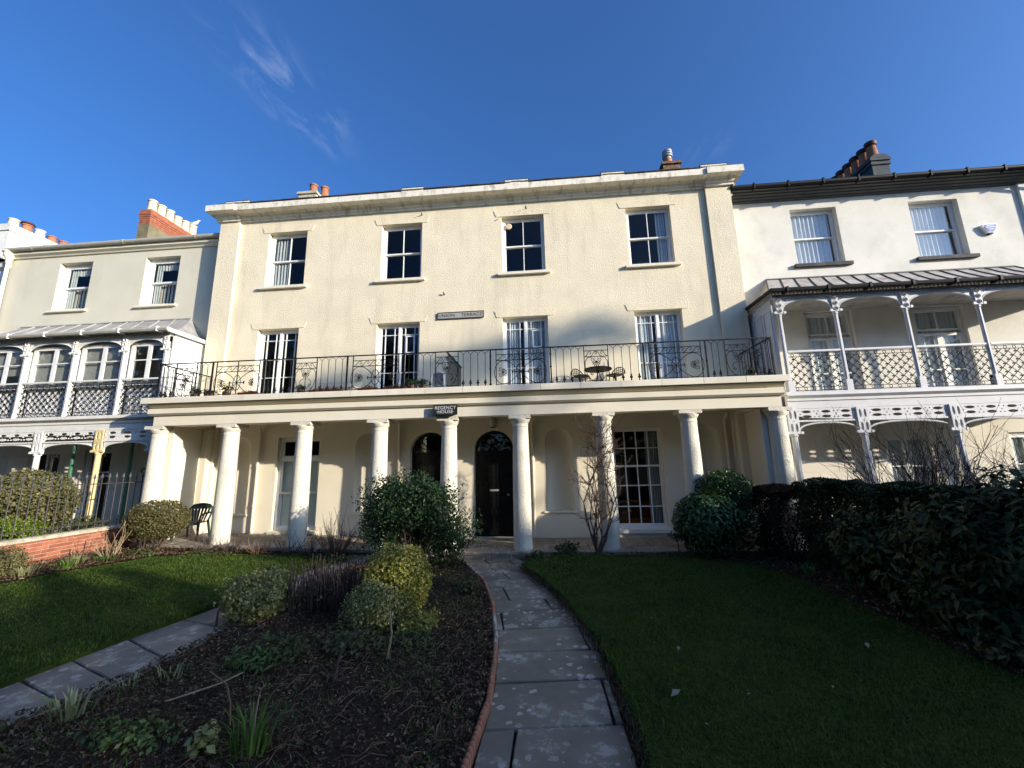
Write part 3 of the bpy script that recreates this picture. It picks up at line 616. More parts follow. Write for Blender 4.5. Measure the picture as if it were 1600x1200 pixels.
# downpipes in the porch
for x in (-5.86, -1.74, 1.96, 7.02):
    MB().tube([(x, -0.06, 0.05), (x, -0.06, 2.9), (x + 0.01, -0.10, 3.0), (x + 0.05, -0.2, 3.12)], 0.042, 10).tube([(x, -0.06, 0.9), (x, -0.06, 0.96)], 0.056, 10).tube([(x, -0.06, 2.0), (x, -0.06, 2.06)], 0.056, 10).build('downpipe', 'porch_wall', H, smooth=True)
for s in (-1, 1):
    for k, (a, b) in enumerate(((7.18, 7.40),)):
        box('corner_pilaster', 'porch_wall', H, *sorted((s * a, s * b)), -0.14, 0.0, 0.0, 3.25)
    box('end_wall', 'porch_wall', H, *sorted((s * 7.42, s * 7.72)), -1.22, -0.003, -0.2, 3.06)
    box('end_pier', 'porch_wall', H, *sorted((s * 7.30, s * 7.42)), -1.35, -1.05, -0.1, 3.06)
    box('rear_respond', 'porch_wall', H, *sorted((s * 7.24, s * 7.415)), -0.32, -0.143, 0.0, 3.06)
# entablature of the porch
box('porch_ceiling', 'porch_wall', H, -7.6, 7.6, -1.30, 0.0, 3.24, 3.30)
mb = MB(); mb.box(-7.64, 7.66, -1.62, -1.22, 3.06, 3.31).box(-7.64, -7.3, -1.218, 0.0, 3.063, 3.31).box(7.3, 7.66, -1.218, 0.0, 3.063, 3.31)
mb.build('architrave', 'stucco_smooth', H)
MB().plate([[(-1.66, 3.313), (-1.70, 3.345), (-1.72, 3.36), (-1.72, 3.47), (-1.68, 3.49), (0, 3.49), (0, 3.313)]], -7.74, 7.70, 'x').build('fascia', 'stucco_smooth', H)
MB().plate([[(-1.64, 3.493), (-1.70, 3.53), (-1.78, 3.575), (-1.78, 3.60), (0, 3.60), (0, 3.493)]], -7.72, 7.70, 'x').build('cavetto', 'stucco_smooth', H)
nst = 17; sw = (7.77 + 7.84) / nst
for i in range(nst):
    a = -7.84 + i * sw
    MB().plate([[(-1.857, 3.603), (-1.3, 3.603), (-1.3, 3.752 + random.uniform(-0.003, 0.003)), (-1.845, 3.746), (-1.857, 3.735)]], a + 0.004, a + sw - 0.004 + random.uniform(-0.002, 0.002), 'x').build('coping_stone', 'ledge_stone', H)
box('balcony_floor', 'ledge_stone', H, -7.8, 7.74, -1.298, 0.0, 3.602, 3.742)
# the nine columns
def column():
    mb = MB()
    prof = [(0.212, -0.16), (0.212, 0.0), (0.210, 0.6), (0.206, 1.2), (0.198, 1.9), (0.188, 2.4), (0.182, 2.78), (0.192, 2.785), (0.192, 2.81), (0.183, 2.815), (0.183, 2.86), (0.20, 2.88), (0.228, 2.93), (0.243, 2.965), (0.243, 2.975)]
    return mb.lathe(prof, n=32)
CX = [0.0] + [s * (1.7355 + 1.9593 * k) for k in range(4) for s in (1, -1)]
for x in sorted(CX):
    c = shared('col', 'column', 'column_paint', column, H, (x, -1.4, 0), True)
    shared('abacus', 'abacus', 'column_paint', lambda: MB().box(-0.258, 0.258, -0.215, 0.258, 2.977, 3.058), c, (x, -1.4, 0))
# ---- iron balcony railing
ZB = 3.752; YR = -1.72
RL = MB().box(-7.57, 7.57, YR - 0.018, YR + 0.018, ZB + 0.885, ZB + 0.908).build('balcony_railing', 'black_iron', H)
def spiral(cx, cz, r0, a0, turns, sgn=1, n=16, y=0):
    return [(cx + r0 * (1 - 0.8 * i / n) * math.cos(a0 + sgn * 2 * PI * turns * i / n), y, cz + r0 * (1 - 0.8 * i / n) * math.sin(a0 + sgn * 2 * PI * turns * i / n)) for i in range(n + 1)]
def wave_strip(mb, x0, x1, z0, z1, n, flip=False):
    u = (x1 - x0) / n; h = z1 - z0
    for i in range(n):
        a = x0 + i * u; mir = flip and i >= n / 2
        pts = [(0.0, 0.04), (0.25, 0.12), (0.48, 0.5), (0.7, 0.86), (0.98, 0.93), (1.14, 0.72), (1.08, 0.45), (0.92, 0.42), (0.86, 0.58)]
        mb.tube([(a + u * ((1 - p) if mir else p), 0, z0 + h * q) for p, q in pts], 0.0075, 4)
def anthemion(mb, cx, cz, ang, s=1.0):
    for k in range(7):
        a = ang + math.radians(-78 + 26 * k); L = (0.095 + 0.022 * math.cos(math.radians(-78 + 26 * k))) * s
        mb.tube([(cx + q * L * math.cos(a), 0, cz + q * L * math.sin(a)) for q in (0.2, 0.55, 0.85, 1.0)], [0.006, 0.009, 0.014, 0.008], 5)
    mb.tube([(cx, -0.008, cz), (cx, 0.008, cz)], 0.024 * s, 8)
    for sg in (-1, 1):
        px, pz = cx - 0.05 * s * math.cos(ang) - sg * 0.075 * s * math.sin(ang), cz - 0.05 * s * math.sin(ang) + sg * 0.075 * s * math.cos(ang)
        mb.tube(spiral(px, pz, 0.055 * s, ang + PI + sg * 0.6, 1.4, sg), 0.007, 4)
def wide_panel():
    mb = MB(); w = 1.16; zt = 0.885
    for x in (0.0, w): mb.box(x - 0.009, x + 0.009, -0.009, 0.009, 0.02, zt)
    mb.box(0, w, -0.008, 0.008, 0.76, 0.774).box(0, w, -0.008, 0.008, 0.615, 0.629).box(0, w, -0.008, 0.008, 0.03, 0.046)
    mb.box(w/2 - 0.008, w/2 + 0.008, -0.008, 0.008, 0.046, zt)
    wave_strip(mb, 0.02, w - 0.04, 0.629, 0.76, 6)
    n = 44
    mb.tube([(w/2 + (w/2 - 0.015) * math.sin(2*PI*i/n) * (1 - 0.10 * math.cos(4*PI*i/n)), 0, 0.33 + 0.285 * math.sin(4*PI*i/n)) for i in range(n)], 0.0085, 4, closed=True)
    mb.tube([(w/2 + 0.10 * math.cos(2*PI*i/20), 0, 0.33 + 0.19 * math.sin(2*PI*i/20)) for i in range(20)], 0.009, 4, closed=True)
    mb.box(w/2 - 0.19, w/2 + 0.19, -0.009, 0.009, 0.322, 0.338)
    for s in (-1, 1): mb.box(w/2 + s*0.19 - 0.009, w/2 + s*0.19 + 0.009, -0.012, 0.012, 0.295, 0.365)
    anthemion(mb, 0.15, 0.33, 0.0); anthemion(mb, w - 0.15, 0.33, PI)
    return mb
def narrow_panel():
    mb = MB(); w = 0.56; zt = 0.885
    for x in (0.0, w): mb.box(x - 0.009, x + 0.009, -0.009, 0.009, 0.02, zt)
    mb.box(0, w, -0.008, 0.008, 0.76, 0.774).box(0, w, -0.008, 0.008, 0.615, 0.629).box(0, w, -0.008, 0.008, 0.03, 0.046)
    wave_strip(mb, 0.02, w - 0.02, 0.629, 0.76, 4, True)
    anthemion(mb, w/2, 0.50, -PI/2, 1.05)
    for s in (-1, 1):
        mb.tube([(w/2 + s * q, 0, z) for q, z in ((0.10, 0.60), (0.20, 0.60), (0.26, 0.50), (0.265, 0.36), (0.22, 0.18), (0.13, 0.06), (0.05, 0.04))], 0.0085, 4)
        mb.tube([(w/2 + s * q, 0, z) for q, z in ((0.0, 0.36), (0.06, 0.355), (0.12, 0.33), (0.15, 0.26), (0.14, 0.19), (0.10, 0.17))], 0.007, 4)
        mb.tube(spiral(w/2 + s*0.10, 0.20, 0.035, PI/2, 1.2, -s), 0.006, 4)
    mb.box(w/2 - 0.006, w/2 + 0.006, -0.006, 0.006, 0.05, 0.42)
    return mb
def baluster(arch):
    def f():
        mb = MB().tube([(0, 0, 0.14), (0, 0, 0.79)], 0.0075, 5)
        mb.lathe([(0.018, 0.0), (0.022, 0.02), (0.012, 0.05), (0.020, 0.07), (0.038, 0.085), (0.034, 0.11), (0.018, 0.13), (0.024, 0.15), (0.010, 0.175), (0.0, 0.18)], n=8)
        for s in (-1, 1): mb.tube([(0, 0, 0.79), (s * arch * 0.12, 0, 0.835), (s * arch * 0.5, 0, 0.878)], 0.006, 4)
        return mb
    return f
def post():
    return MB().box(-0.016, 0.016, -0.016, 0.016, 0, 0.885).lathe([(0.030, 0.0), (0.030, 0.05), (0.018, 0.07)], n=8).lathe([(0.018, 0.40), (0.030, 0.42), (0.018, 0.44)], n=8).lathe([(0.018, 0.72), (0.026, 0.735), (0.018, 0.75)], n=8)
for x in (1.07, 2.52, 4.69, 6.10, 7.55):
    for s in (-1, 1): shared('rpost', 'post', 'black_iron', post, RL, (s * x, YR, ZB))
for x in (-5.99, -2.37, 1.21, 4.83): shared('wide', 'scroll_panel', 'black_iron', wide_panel, RL, (x, YR, ZB))
for x in (-7.09, -3.87, -0.28, 3.31, 6.53): shared('narrow', 'scroll_panel', 'black_iron', narrow_panel, RL, (x, YR, ZB))
bx = [6.24, 6.38]
for a, b in ((0.28, 1.07), (2.52, 3.31), (3.87, 4.69)): bx += [a + (b - a) * (k + 0.7) / 4.4 for k in range(4)]
for x in bx:
    for s in (-1, 1): shared('bal', 'baluster', 'black_iron', baluster(0.16), RL, (s * x, YR, ZB))
for x in (7.18, 7.34, 7.45):
    for s in (-1, 1): shared('bal', 'baluster', 'black_iron', baluster(0.16), RL, (s * x, YR, ZB))
for s in (-1, 1):
    MB().box(s*7.55 - 0.018, s*7.55 + 0.018, YR + 0.02, -0.01, ZB + 0.885, ZB + 0.908).build('side_rail', 'black_iron', RL)
    def turned(f):
        def g():
            m = f(); m.v = [(y, x, z) for x, y, z in m.v]; return m
        return g
    shared('narrow_t', 'scroll_panel', 'black_iron', turned(narrow_panel), RL, (s * 7.55, -1.3, ZB))
    for k in range(3): shared('bal_t', 'baluster', 'black_iron', turned(baluster(0.16)), RL, (s * 7.55, -1.6 + 0.12 * k, ZB))
    for k in range(4): shared('bal_t', 'baluster', 'black_iron', turned(baluster(0.16)), RL, (s * 7.55, -0.62 + 0.16 * k, ZB))
MB().box(-0.018, 0.018, YR + 0.02, -0.01, ZB + 0.885, ZB + 0.905).box(-0.012, 0.012, YR + 0.02, -0.01, ZB + 0.06, ZB + 0.075).build('divider_rail', 'black_iron', RL)
for k in range(14): shared('dbar', 'divider_bar', 'black_iron', lambda: MB().box(-0.008, 0.008, -0.008, 0.008, 0.02, 0.885), RL, (0.0, -1.60 + 0.115 * k, ZB))

# ------------------------------------------------------------------ signs, lamp
def words(txt, size, m, parent, loc, name='lettering', align='CENTER', space=1.0):
    cu = bpy.data.curves.new('t', 'FONT'); cu.body = txt; cu.size = size; cu.align_x = align; cu.align_y = 'CENTER'; cu.extrude = 0.001; cu.offset = -0.0008; cu.space_character = space; cu.resolution_u = 3
    t = bpy.data.objects.new('t', cu); COL.objects.link(t)
    me = bpy.data.meshes.new_from_object(t.evaluated_get(bpy.context.evaluated_depsgraph_get()))
    bpy.data.objects.remove(t); me.transform(Matrix.Rotation(PI/2, 4, 'X')); me.materials.clear(); me.materials.append(M[m])
    return add(bpy.data.objects.new(name, me), parent, loc)
S = thing('street_sign', (-0.03, -0.01, 6.13), 'long grey UNION TERRACE name plate with black lettering on the upper wall', 'sign')
MB().box(-0.715, 0.655, -0.030, -0.004, 6.135, 6.330).build('plate', 'sign_grey', S)
MB().plate([rect(-0.725, 0.665, 6.125, 6.340), rect(-0.700, 0.640, 6.150, 6.315)], -0.036, -0.031).build('border', 'letter_dark', S)
words('UNION', 0.140, 'letter_dark', S, (-0.44, -0.034, 6.232), space=1.08); words('TERRACE', 0.140, 'letter_dark', S, (0.30, -0.034, 6.232), space=1.08)
S = thing('house_sign', (-0.02, -1.63, 3.09), 'small black REGENCY HOUSE plate with white lettering over the porch columns', 'sign')
MB().box(-0.31, 0.27, -1.748, -1.724, 3.095, 3.335).build('plate', 'sign_black', S)
MB().box(-0.28, 0.24, -1.722, -1.622, 3.11, 3.30).build('batten', 'sign_black', S)
words('REGENCY', 0.112, 'letter_white', S, (-0.02, -1.751, 3.262), space=1.06); words('·HOUSE·', 0.112, 'letter_white', S, (-0.02, -1.751, 3.165), space=1.06)
S = thing('porch_lamp', (0.89, -0.02, 2.86), 'oval bulkhead lamp on the porch wall above the right black door', 'lamp')
MB().lathe([(0.0, 0.0), (0.06, 0.01), (0.075, 0.08), (0.075, 0.2), (0.05, 0.25), (0.0, 0.26)], n=14).build('lamp_glass', 'lamp_glass', S, (0.89, -0.12, 2.92), True)
MB().box(0.83, 0.95, -0.10, -0.003, 2.90, 2.93).box(0.865, 0.915, -0.06, -0.003, 2.93, 3.18).box(0.82, 0.96, -0.20, -0.04, 3.182, 3.21).build('bracket', 'grey_iron', S)

# ------------------------------------------------------------------ verandas of the neighbouring houses
def lens(cx, cz, a, b, n=5):
    return [(cx + a * math.cos(PI - PI * i / n), cz + b * math.sin(PI * i / n)) for i in range(n + 1)] + [(cx + a * math.cos(-PI * i / n), cz + b * math.sin(-PI * i / n)) for i in range(1, n)]
def fret_panel(w, h):
    """openwork frieze: pairs of leaf-shaped holes with four-dot crosses between them"""
    n = max(1, round(w / 0.42)); u = w / n; loops = [rect(0, w, 0, h)]
    for i in range(n):
        cx = u * (i + 0.5)
        loops += [lens(cx, h * 0.30, u * 0.24, h * 0.13), lens(cx, h * 0.72, u * 0.24, h * 0.13)]
    for i in range(n + 1):
        cx = min(max(u * i, 0.07), w - 0.07)
        for dx, dz in ((-0.045, 0.26), (0.045, 0.26), (0.0, 0.51), (-0.045, 0.76), (0.045, 0.76)): loops.append(circ(cx + dx, h * dz, 0.017, n=6))
    return MB().plate(loops, 0, 0.02)
def spandrel(w, zs, zc, ztop, solid=True, band=0.035):
    """arch between two posts: springing zs, crown zc, flat top ztop; solid corners pierced with dots, or an open rib"""
    n = 18; arc = [(w/2 - (w/2) * math.cos(PI * i / n), zs + (zc - zs) * math.sin(PI * i / n) ** 0.7) for i in range(n + 1)]
    mb = MB()
    if solid:
        loops = [[(0, ztop)] + arc + [(w, ztop)]]
        for s in (0, 1):
            for dx, dz in ((0.06, 0.06), (0.12, 0.05), (0.05, 0.13), (0.19, 0.045), (0.10, 0.10)):
                if w * 0.5 > 0.4 and ztop - dz > zs + 0.05: loops.append(circ(dx if s == 0 else w - dx, ztop - dz, 0.012, n=6))
        mb.plate(loops, 0.004, 0.018)
    mb.tube([(a, 0.008, b) for a, b in arc], band / 2, 6)
    return mb
def bracket(w, h, rings=3):
    u = h / rings; loops = [rect(-w/2, w/2, 0, h)]
    for i in range(rings):
        loops += [circ(0, u * (i + 0.5), min(w * 0.27, u * 0.30), n=10)] if rings > 2 else [lens(-w*0.22, u * (i + 0.5), w * 0.13, u * 0.34), lens(w*0.22, u * (i + 0.5), w * 0.13, u * 0.34)]
        if i: loops.append(circ(0, u * i, 0.014, n=6))
    mb = MB().plate(loops, -0.012, 0.012)
    for i in range(rings):
        if rings > 2: mb.tube([(0.32 * w * math.cos(2*PI*k/12), -0.014, u * (i + 0.5) + 0.32 * w * math.sin(2*PI*k/12)) for k in range(12)], 0.012, 4, closed=True)
    for s in (-1, 1): mb.tube([(s * (w/2 + 0.035), -0.02, 0.03), (s * (w/2 + 0.035), 0.02, 0.03)], 0.035, 8)
    return mb
def lattice(w, h, cell):
    mb = MB(); r = 0.0085
    def clip(x0, z0, dx):
        z1 = z0 + h; x1 = x0 + dx * h
        pts = []
        for x, z in ((x0, 0.0), (x1, h)):
            pts.append([x, z])
        a, b = pts
        for p, q in ((a, b), (b, a)):
            if p[0] < 0 and q[0] > 0: t = (0 - p[0]) / (q[0] - p[0]); p[0], p[1] = 0, p[1] + t * (q[1] - p[1])
            if p[0] > w and q[0] < w: t = (w - p[0]) / (q[0] - p[0]); p[0], p[1] = w, p[1] + t * (q[1] - p[1])
        if 0 <= a[0] <= w and 0 <= b[0] <= w and abs(a[1] - b[1]) > 0.02: mb.tube([(a[0], 0, a[1]), (b[0], 0, b[1])], r, 4)
    k = -h
    while k < w + h:
        clip(k, 0, 1); clip(k, 0, -1); k += cell
    n = int(w / cell) + 2; m = int(h / cell) + 1
    for i in range(n * 2):
        for j in range(m * 2 + 1):
            x = (i * cell / 2); z = j * cell / 2
            if (i + j) % 2 == 0 and 0.02 < x < w - 0.02 and 0.02 < z < h - 0.02: mb.box(x - 0.018, x + 0.018, -0.012, 0.012, z - 0.018, z + 0.018)
    i = cell / 2
    while i < w:
        for z in (-0.045, h + 0.045): mb.tube([(i + 0.035 * math.cos(2*PI*q/8), 0, z + 0.035 * math.sin(2*PI*q/8)) for q in range(8)], 0.007, 4, closed=True)
        i += cell * 1.0
    mb.box(0, w, -0.008, 0.008, -0.012, 0.0).box(0, w, -0.008, 0.008, h, h + 0.012).box(0, w, -0.01, 0.01, -0.10, -0.085).box(0, w, -0.01, 0.01, h + 0.082, h + 0.094)
    return mb
def tent_roof(hs, x0, x1, xr0, xr1, yf, yw, ze, zt, m, seam_m, nseam, seam_r=0.018):
    """concave lead roof hipped at the ends with raised seams"""
    K = 7; prof = [(i / K, (i / K) ** 1.75) for i in range(K + 1)]
    mb = MB()
    def line(t):    # t along the ridge 0..1: eave point to ridge point
        a = V((x0 + (x1 - x0) * t, yf, ze)); b = V((xr0 + (xr1 - xr0) * t, yw, zt))
        return [V((a.x + (b.x - a.x) * p, a.y + (b.y - a.y) * p, a.z + (b.z - a.z) * q)) for p, q in prof]
    def sheet(L0, L1):
        n = len(mb.v); mb.v += [tuple(p) for p in L0 + L1]
        for i in range(K): mb.f.append((n + i, n + K + 1 + i, n + K + 2 + i, n + i + 1))
    N = nseam; lines = [line(i / N) for i in range(N + 1)]
    for a, b in zip(lines[:-1], lines[1:]): sheet(a, b)
    for xe, xr, L in ((x0, xr0, lines[0]), (x1, xr1, lines[-1])):
        back = [V((xe + (xr - xe) * p, yw, ze + (zt - ze) * q)) for p, q in prof]; sheet(L, back)
    # close below
    mb.quad((x0, yf, ze - 0.004), (x1, yf, ze - 0.004), (x1, yw, ze - 0.004), (x0, yw, ze - 0.004))
    r = mb.build('veranda_roof', m, hs)
    for L in lines: MB().tube([p + V((0, -0.004, 0.010)) for p in L], seam_r, 5).build('seam', seam_m, r)
    MB().tube([lines[0][-1] + V((0, -0.01, 0.01)), lines[-1][-1] + V((0, -0.01, 0.01))], 0.025, 5).build('ridge_roll', seam_m, r)
    return r
def gutter(pts, r=0.055, h=0.0):
    return MB().tube(pts, r, 8)
def slim_post(z0, z1, r, flute=False):
    def f():
        n = 16 if flute else 10
        mb = MB().lathe([(r*1.25, 0), (r*1.25, 0.12), (r*1.05, 0.15), (r*1.0, 0.2), (r*0.9, z1 - z0 - 0.06), (r*1.2, z1 - z0 - 0.05), (r*1.2, z1 - z0)], n=n)
        if flute: mb.v = [(x * (1 if i % 2 else 0.90), y * (1 if i % 2 else 0.90), z) for i, (x, y, z) in enumerate(mb.v)]
        return mb
    return f
def veranda(hs, key, up, lo, yf, dz, mw, gm, xend, lat_m, rail=True, glazed=False, zb=0.0):
    """up, lo: post positions on the upper and lower floor"""
    zd = 3.46; zt = 5.62 + dz; bb = 5.20 + dz
    for i, x in enumerate(up):
        p = shared((key, 'up'), 'post', mw, slim_post(zd, bb, 0.048, not glazed), hs, (x, yf, zd), True)
        if glazed: MB().box(-0.055, 0.055, -0.03, 0.05, 0.0, bb - zd).build('post_facing', mw, p, (x, yf, zd))
        else: shared((key, 'ub'), 'post_block', mw, lambda: MB().box(-0.07, 0.07, -0.07, 0.07, 0.0, 0.26), p, (x, yf, zd))
        shared((key, 'br'), 'bracket', mw, lambda: bracket(0.15, zt - bb), p, (x, yf - 0.05, bb))
    for a, b in zip(up[:-1], up[1:]):
        w = b - a - 0.15
        spandrel(w, bb + 0.02, zt - 0.06, zt, True).build('spandrel', mw, hs, (a + 0.075, yf - 0.03, 0))
        if rail:
            lattice(b - a - 0.12, 0.74, 0.195).build('lattice', lat_m, hs, (a + 0.06, yf, zd + 0.12))
            box('handrail', mw, hs, a + 0.05, b - 0.05, yf - 0.03, yf + 0.03, zd + 0.975, zd + 1.02)
    X0, X1 = min(up[0], lo[0]) - 0.06, max(up[-1], lo[-1]) + 0.06
    box('beam', mw, hs, X0, X1, yf - 0.06, yf + 0.06, zt + 0.002, zt + 0.075)
    # lace strip under the gutter
    n = int((X1 - X0) / 0.09); mb = MB()
    for i in range(n):
        cx = X0 + (i + 0.5) * (X1 - X0) / n; mb.tube([(cx + 0.036 * math.cos(PI*q/6), 0, 0.012 + 0.085 * math.sin(PI*q/6)) for q in range(7)], 0.009, 4)
    mb.box(X0, X1, -0.01, 0.01, 0.10, 0.125); mb.build('lace_strip', mw, hs, (0, yf - 0.04, zt + 0.077))
    # deck edge
    box('deck', mw, hs, X0 - 0.02, X1, yf - 0.10, 0.395, zd - 0.08, zd - 0.002)
    box('deck_fascia', mw, hs, X0, X1, yf - 0.06, yf + 0.05, 3.24, zd - 0.083)
    MB().plate([[(yf - 0.13, 3.36), (yf - 0.061, 3.30), (yf - 0.061, 3.377), (yf - 0.13, 3.375)]], X0, X1, 'x').build('deck_moulding', 'gutter_grey' if glazed else mw, hs)
    box('deck_fascia', mw, hs, X0, X1, yf - 0.035, yf + 0.05, 3.06, 3.237)
    for i, x in enumerate(lo):
        pm = mw
        if glazed and i == len(lo) - 2: pm = 'yellowed_paint'
        p = shared((key, 'lo', pm), 'post', pm, slim_post(zb, 2.46, 0.072, not glazed), hs, (x, yf, zb), True)
        if pm != mw: p['label'] = 'post with yellowed flaking paint'
        shared((key, 'lbr', pm), 'bracket', pm, lambda: bracket(0.24, 0.6, 2), p, (x, yf - 0.06, 2.46))
        shared((key, 'lbk'), 'bracket_core', mw, lambda: MB().box(-0.07, 0.07, -0.04, 0.08, 0.0, 0.598), p, (x, yf, 2.46))
    for a, b in zip(lo[:-1], lo[1:]):
        w = b - a - 0.24
        fret_panel(w, 0.27).build('fret_frieze', mw, hs, (a + 0.12, yf - 0.03, 2.785))
        box('frieze_rail', mw, hs, a + 0.12, b - 0.12, yf - 0.045, yf + 0.01, 2.745, 2.783)
        spandrel(w, 2.50, 2.72, 2.743, glazed, 0.045).build('arch_rib' if not glazed else 'spandrel', mw, hs, (a + 0.12, yf - 0.02, 0))
    return zt
def ashlar_wall(hs, x0, x1, z0, z1, y, m, openings, bh=0.42, bw=0.98):
    """rendered wall lined out as large blocks: each block is a piece, joints recessed"""
    k = 0; z = z0
    box('ground_floor_wall', m, hs, x0, x1, y + 0.012, y + 0.25, z0, z1) if not openings else MB().plate([rect(x0, x1, z0, z1)] + [rect(*o) for o in openings], y + 0.012, y + 0.25).build('ground_floor_wall', m, hs)
    while z < z1 - 0.05:
        zt = min(z + bh, z1); x = x0 - (bw / 2 if k % 2 else 0)
        while x < x1:
            a, b = max(x, x0), min(x + bw, x1); segs = [(a, b)]
            for (o0, o1, p0, p1) in openings:
                if p0 < zt - 0.01 and p1 > z + 0.01:
                    segs = [s for (c, d) in segs for s in ((c, min(d, o0)), (max(c, o1), d)) if s[1] - s[0] > 0.02]
            for c, d in segs:
                if d - c > 0.03: box('block', m, hs, c + 0.006, d - 0.006, y, y + 0.013, z + 0.006, zt - 0.006)
            x += bw
        z = zt; k += 1

# ---- right-hand house
HR = thing('terrace_house', (8.0, 0.4, -0.1), 'white rendered house on the right with pale blue ironwork veranda and black gutter', 'house')
YW = 0.4
rwin = ((9.8, 11.1), (13.08, 14.4)); rfr = ((9.72, 10.98), (12.55, 13.85)); rgf = ((11.2, 12.3),)
MB().plate([rect(7.97, 16.1, 3.2, 9.75)] + [rect(a, b, 7.40, 9.17) for a, b in rwin] + [rect(a, b, 3.48, 5.95) for a, b in rfr], YW, YW + 0.28).build('front_wall', 'right_wall', HR)
MB().box(16.0, 16.35, YW - 0.07, YW - 0.002, -0.2, 9.70).build('pilaster', 'whitewash', HR)
box('side_wall', 'right_wall', HR, 16.1, 16.35, YW + 0.003, 8.5, -0.2, 9.7); box('rear_wall', 'right_wall', HR, 7.98, 16.09, 8.3, 8.5, -0.2, 9.7)
ashlar_wall(HR, 8.0, 16.0, -0.15, 3.198, YW, 'ashlar', [(11.2, 12.3, 0.05, 2.45), (14.2, 15.2, 0.05, 2.45)])
for z in (0.0, 3.45, 6.9, 9.7): box('floor_slab', 'interior', HR, 8.0, 16.08, YW + 0.29, 8.28, z - 0.15, z)
box('partition', 'interior', HR, 11.9, 12.0, YW + 0.291, 8.27, 0.003, 9.5); box('partition', 'interior', HR, 8.01, 11.89, 3.4, 3.5, 0.004, 9.5); box('partition', 'interior', HR, 12.01, 16.07, 3.4, 3.5, 0.004, 9.5)
for i, (a, b) in enumerate(rwin):
    w = b - a; wd = window(HR, (a + b)/2, 7.40, w, 1.77, YW, dbl_hung(w, 1.77, bars=0), rev=0.16, sill=None, glass='glass_bright')
    curtain(wd, -0.58, 0.50, 0.27, 0.04, 1.7, 'curtain_white', 9, 0.025)
    box('slate_sill', 'slate', wd, a - 0.12, b + 0.14, YW - 0.09, YW + 0.14, 7.30, 7.397)
for i, (a, b) in enumerate(rfr):
    w = b - a; h = 2.45
    wd = window(HR, (a + b)/2, 3.48, w, h, YW, [(-w/2 + 0.08, 0, 0.08, 1.72, 0.02, [], [0.7], 0.07, 0.03), (0, w/2 - 0.08, 0.08, 1.72, 0.02, [], [0.7], 0.07, 0.03), (-w/2 + 0.08, w/2 - 0.08, 1.80, h - 0.07, 0.03, [0.0], [], 0.05, 0.05)], rev=0.08, frame=0.08, fm='veranda_white', glass='glass')
    curtain(wd, -0.56, 0.56, 0.20, 0.05, 2.38, 'curtain_white', 9, 0.02)
for a, b in ((11.2, 12.3), (14.2, 15.2)):
    w = b - a; wd = window(HR, (a + b)/2, 0.05, w, 2.40, YW, [(-w/2 + 0.06, 0, 0.06, 2.34, 0.02, [], [0.8, 1.6], 0.07, 0.03), (0, w/2 - 0.06, 0.06, 2.34, 0.02, [], [0.8, 1.6], 0.07, 0.03)], rev=0.08, frame=0.06)
    curtain(wd, -0.48, 0.48, 0.20, 0.05, 2.3, 'curtain_white', 8, 0.02)
# eaves: dark boards, black gutter and slates
for i in range(5): MB().plate([[(YW - 0.005 - 0.085 * (i + 1), 9.46 + 0.04 * i + 0.012), (YW - 0.085 * i, 9.46 + 0.04 * i), (YW - 0.085 * i, 9.48 + 0.04 * i), (YW - 0.005 - 0.085 * (i + 1), 9.505 + 0.04 * i)]], 7.99, 16.6, 'x').build('eaves_board', 'dark_board', HR)
MB().tube([(7.99, -0.08, 9.70), (16.6, -0.08, 9.70)], 0.065, 10).build('eaves_gutter', 'black_iron', HR, smooth=True)
for i in range(9): MB().box(8.6 + i * 0.95, 8.64 + i * 0.95, -0.155, 0.0, 9.60, 9.78).build('gutter_bracket', 'black_iron', HR)
MB().plate([[(-0.05, 9.72), (4.4, 11.7), (8.6, 9.72)]], 7.98, 16.5, 'x').build('roof', 'slate', HR)
MB().tube([(16.42, YW - 0.15, 0), (16.42, YW - 0.15, 9.3), (16.42, -0.08, 9.65)], 0.05, 8).build('downpipe', 'black_iron', HR, smooth=True)
c = MB().box(13.2, 13.72, 1.4, 3.4, 10.2, 11.18).box(13.16, 13.76, 1.36, 3.44, 11.183, 11.27).box(13.19, 13.73, 1.39, 3.41, 11.273, 11.33).box(13.15, 13.77, 1.35, 3.45, 11.333, 11.42).build('chimney', 'dark_render', HR)
MB().plate([[(13.15, 11.423), (13.77, 11.423), (13.60, 11.55), (13.30, 11.55)]], 1.35, 3.45).build('flaunching', 'dark_render', c)
for i in range(6):
    y = 1.56 + i * 0.34
    p = shared('potR', 'chimney_pot', 'terracotta', lambda: MB().lathe([(0.17, 0), (0.16, 0.05), (0.125, 0.45), (0.13, 0.47)], n=14), c, (13.42, y, 11.53), True)
    shared('potRr', 'pot_rim', 'dark_clay', lambda: MB().lathe([(0.130, 0.44), (0.165, 0.47), (0.17, 0.53), (0.175, 0.54), (0.165, 0.60), (0.11, 0.60), (0.10, 0.5)], n=14), p, (13.42, y, 11.53), True)
UR = (8.22, 9.53, 11.13, 12.75, 14.35, 15.95); LR = (8.14, 9.68, 11.68, 13.68, 15.7)
YV = -1.05
zt = veranda(HR, 'R', UR, LR, YV, 0.22, 'veranda_blue', None, None, 'black_iron', True, False, -0.12)
tent_roof(HR, 7.98, 16.3, 8.85, 15.4, YV - 0.22, YW - 0.003, 5.995, 6.98, 'lead_pale', 'seam_dark', 17)
mb = MB(); mb.tube([(7.96, YW - 0.02, 5.96), (7.96, YV - 0.27, 5.96), (16.3, YV - 0.27, 5.96)], 0.055, 8); mb.build('gutter', 'black_iron', HR, smooth=True)
for i in range(9): MB().box(8.3 + i * 0.95, 8.35 + i * 0.95, YV - 0.335, YV - 0.1, 5.90, 6.02).build('gutter_bracket', 'black_iron', HR)
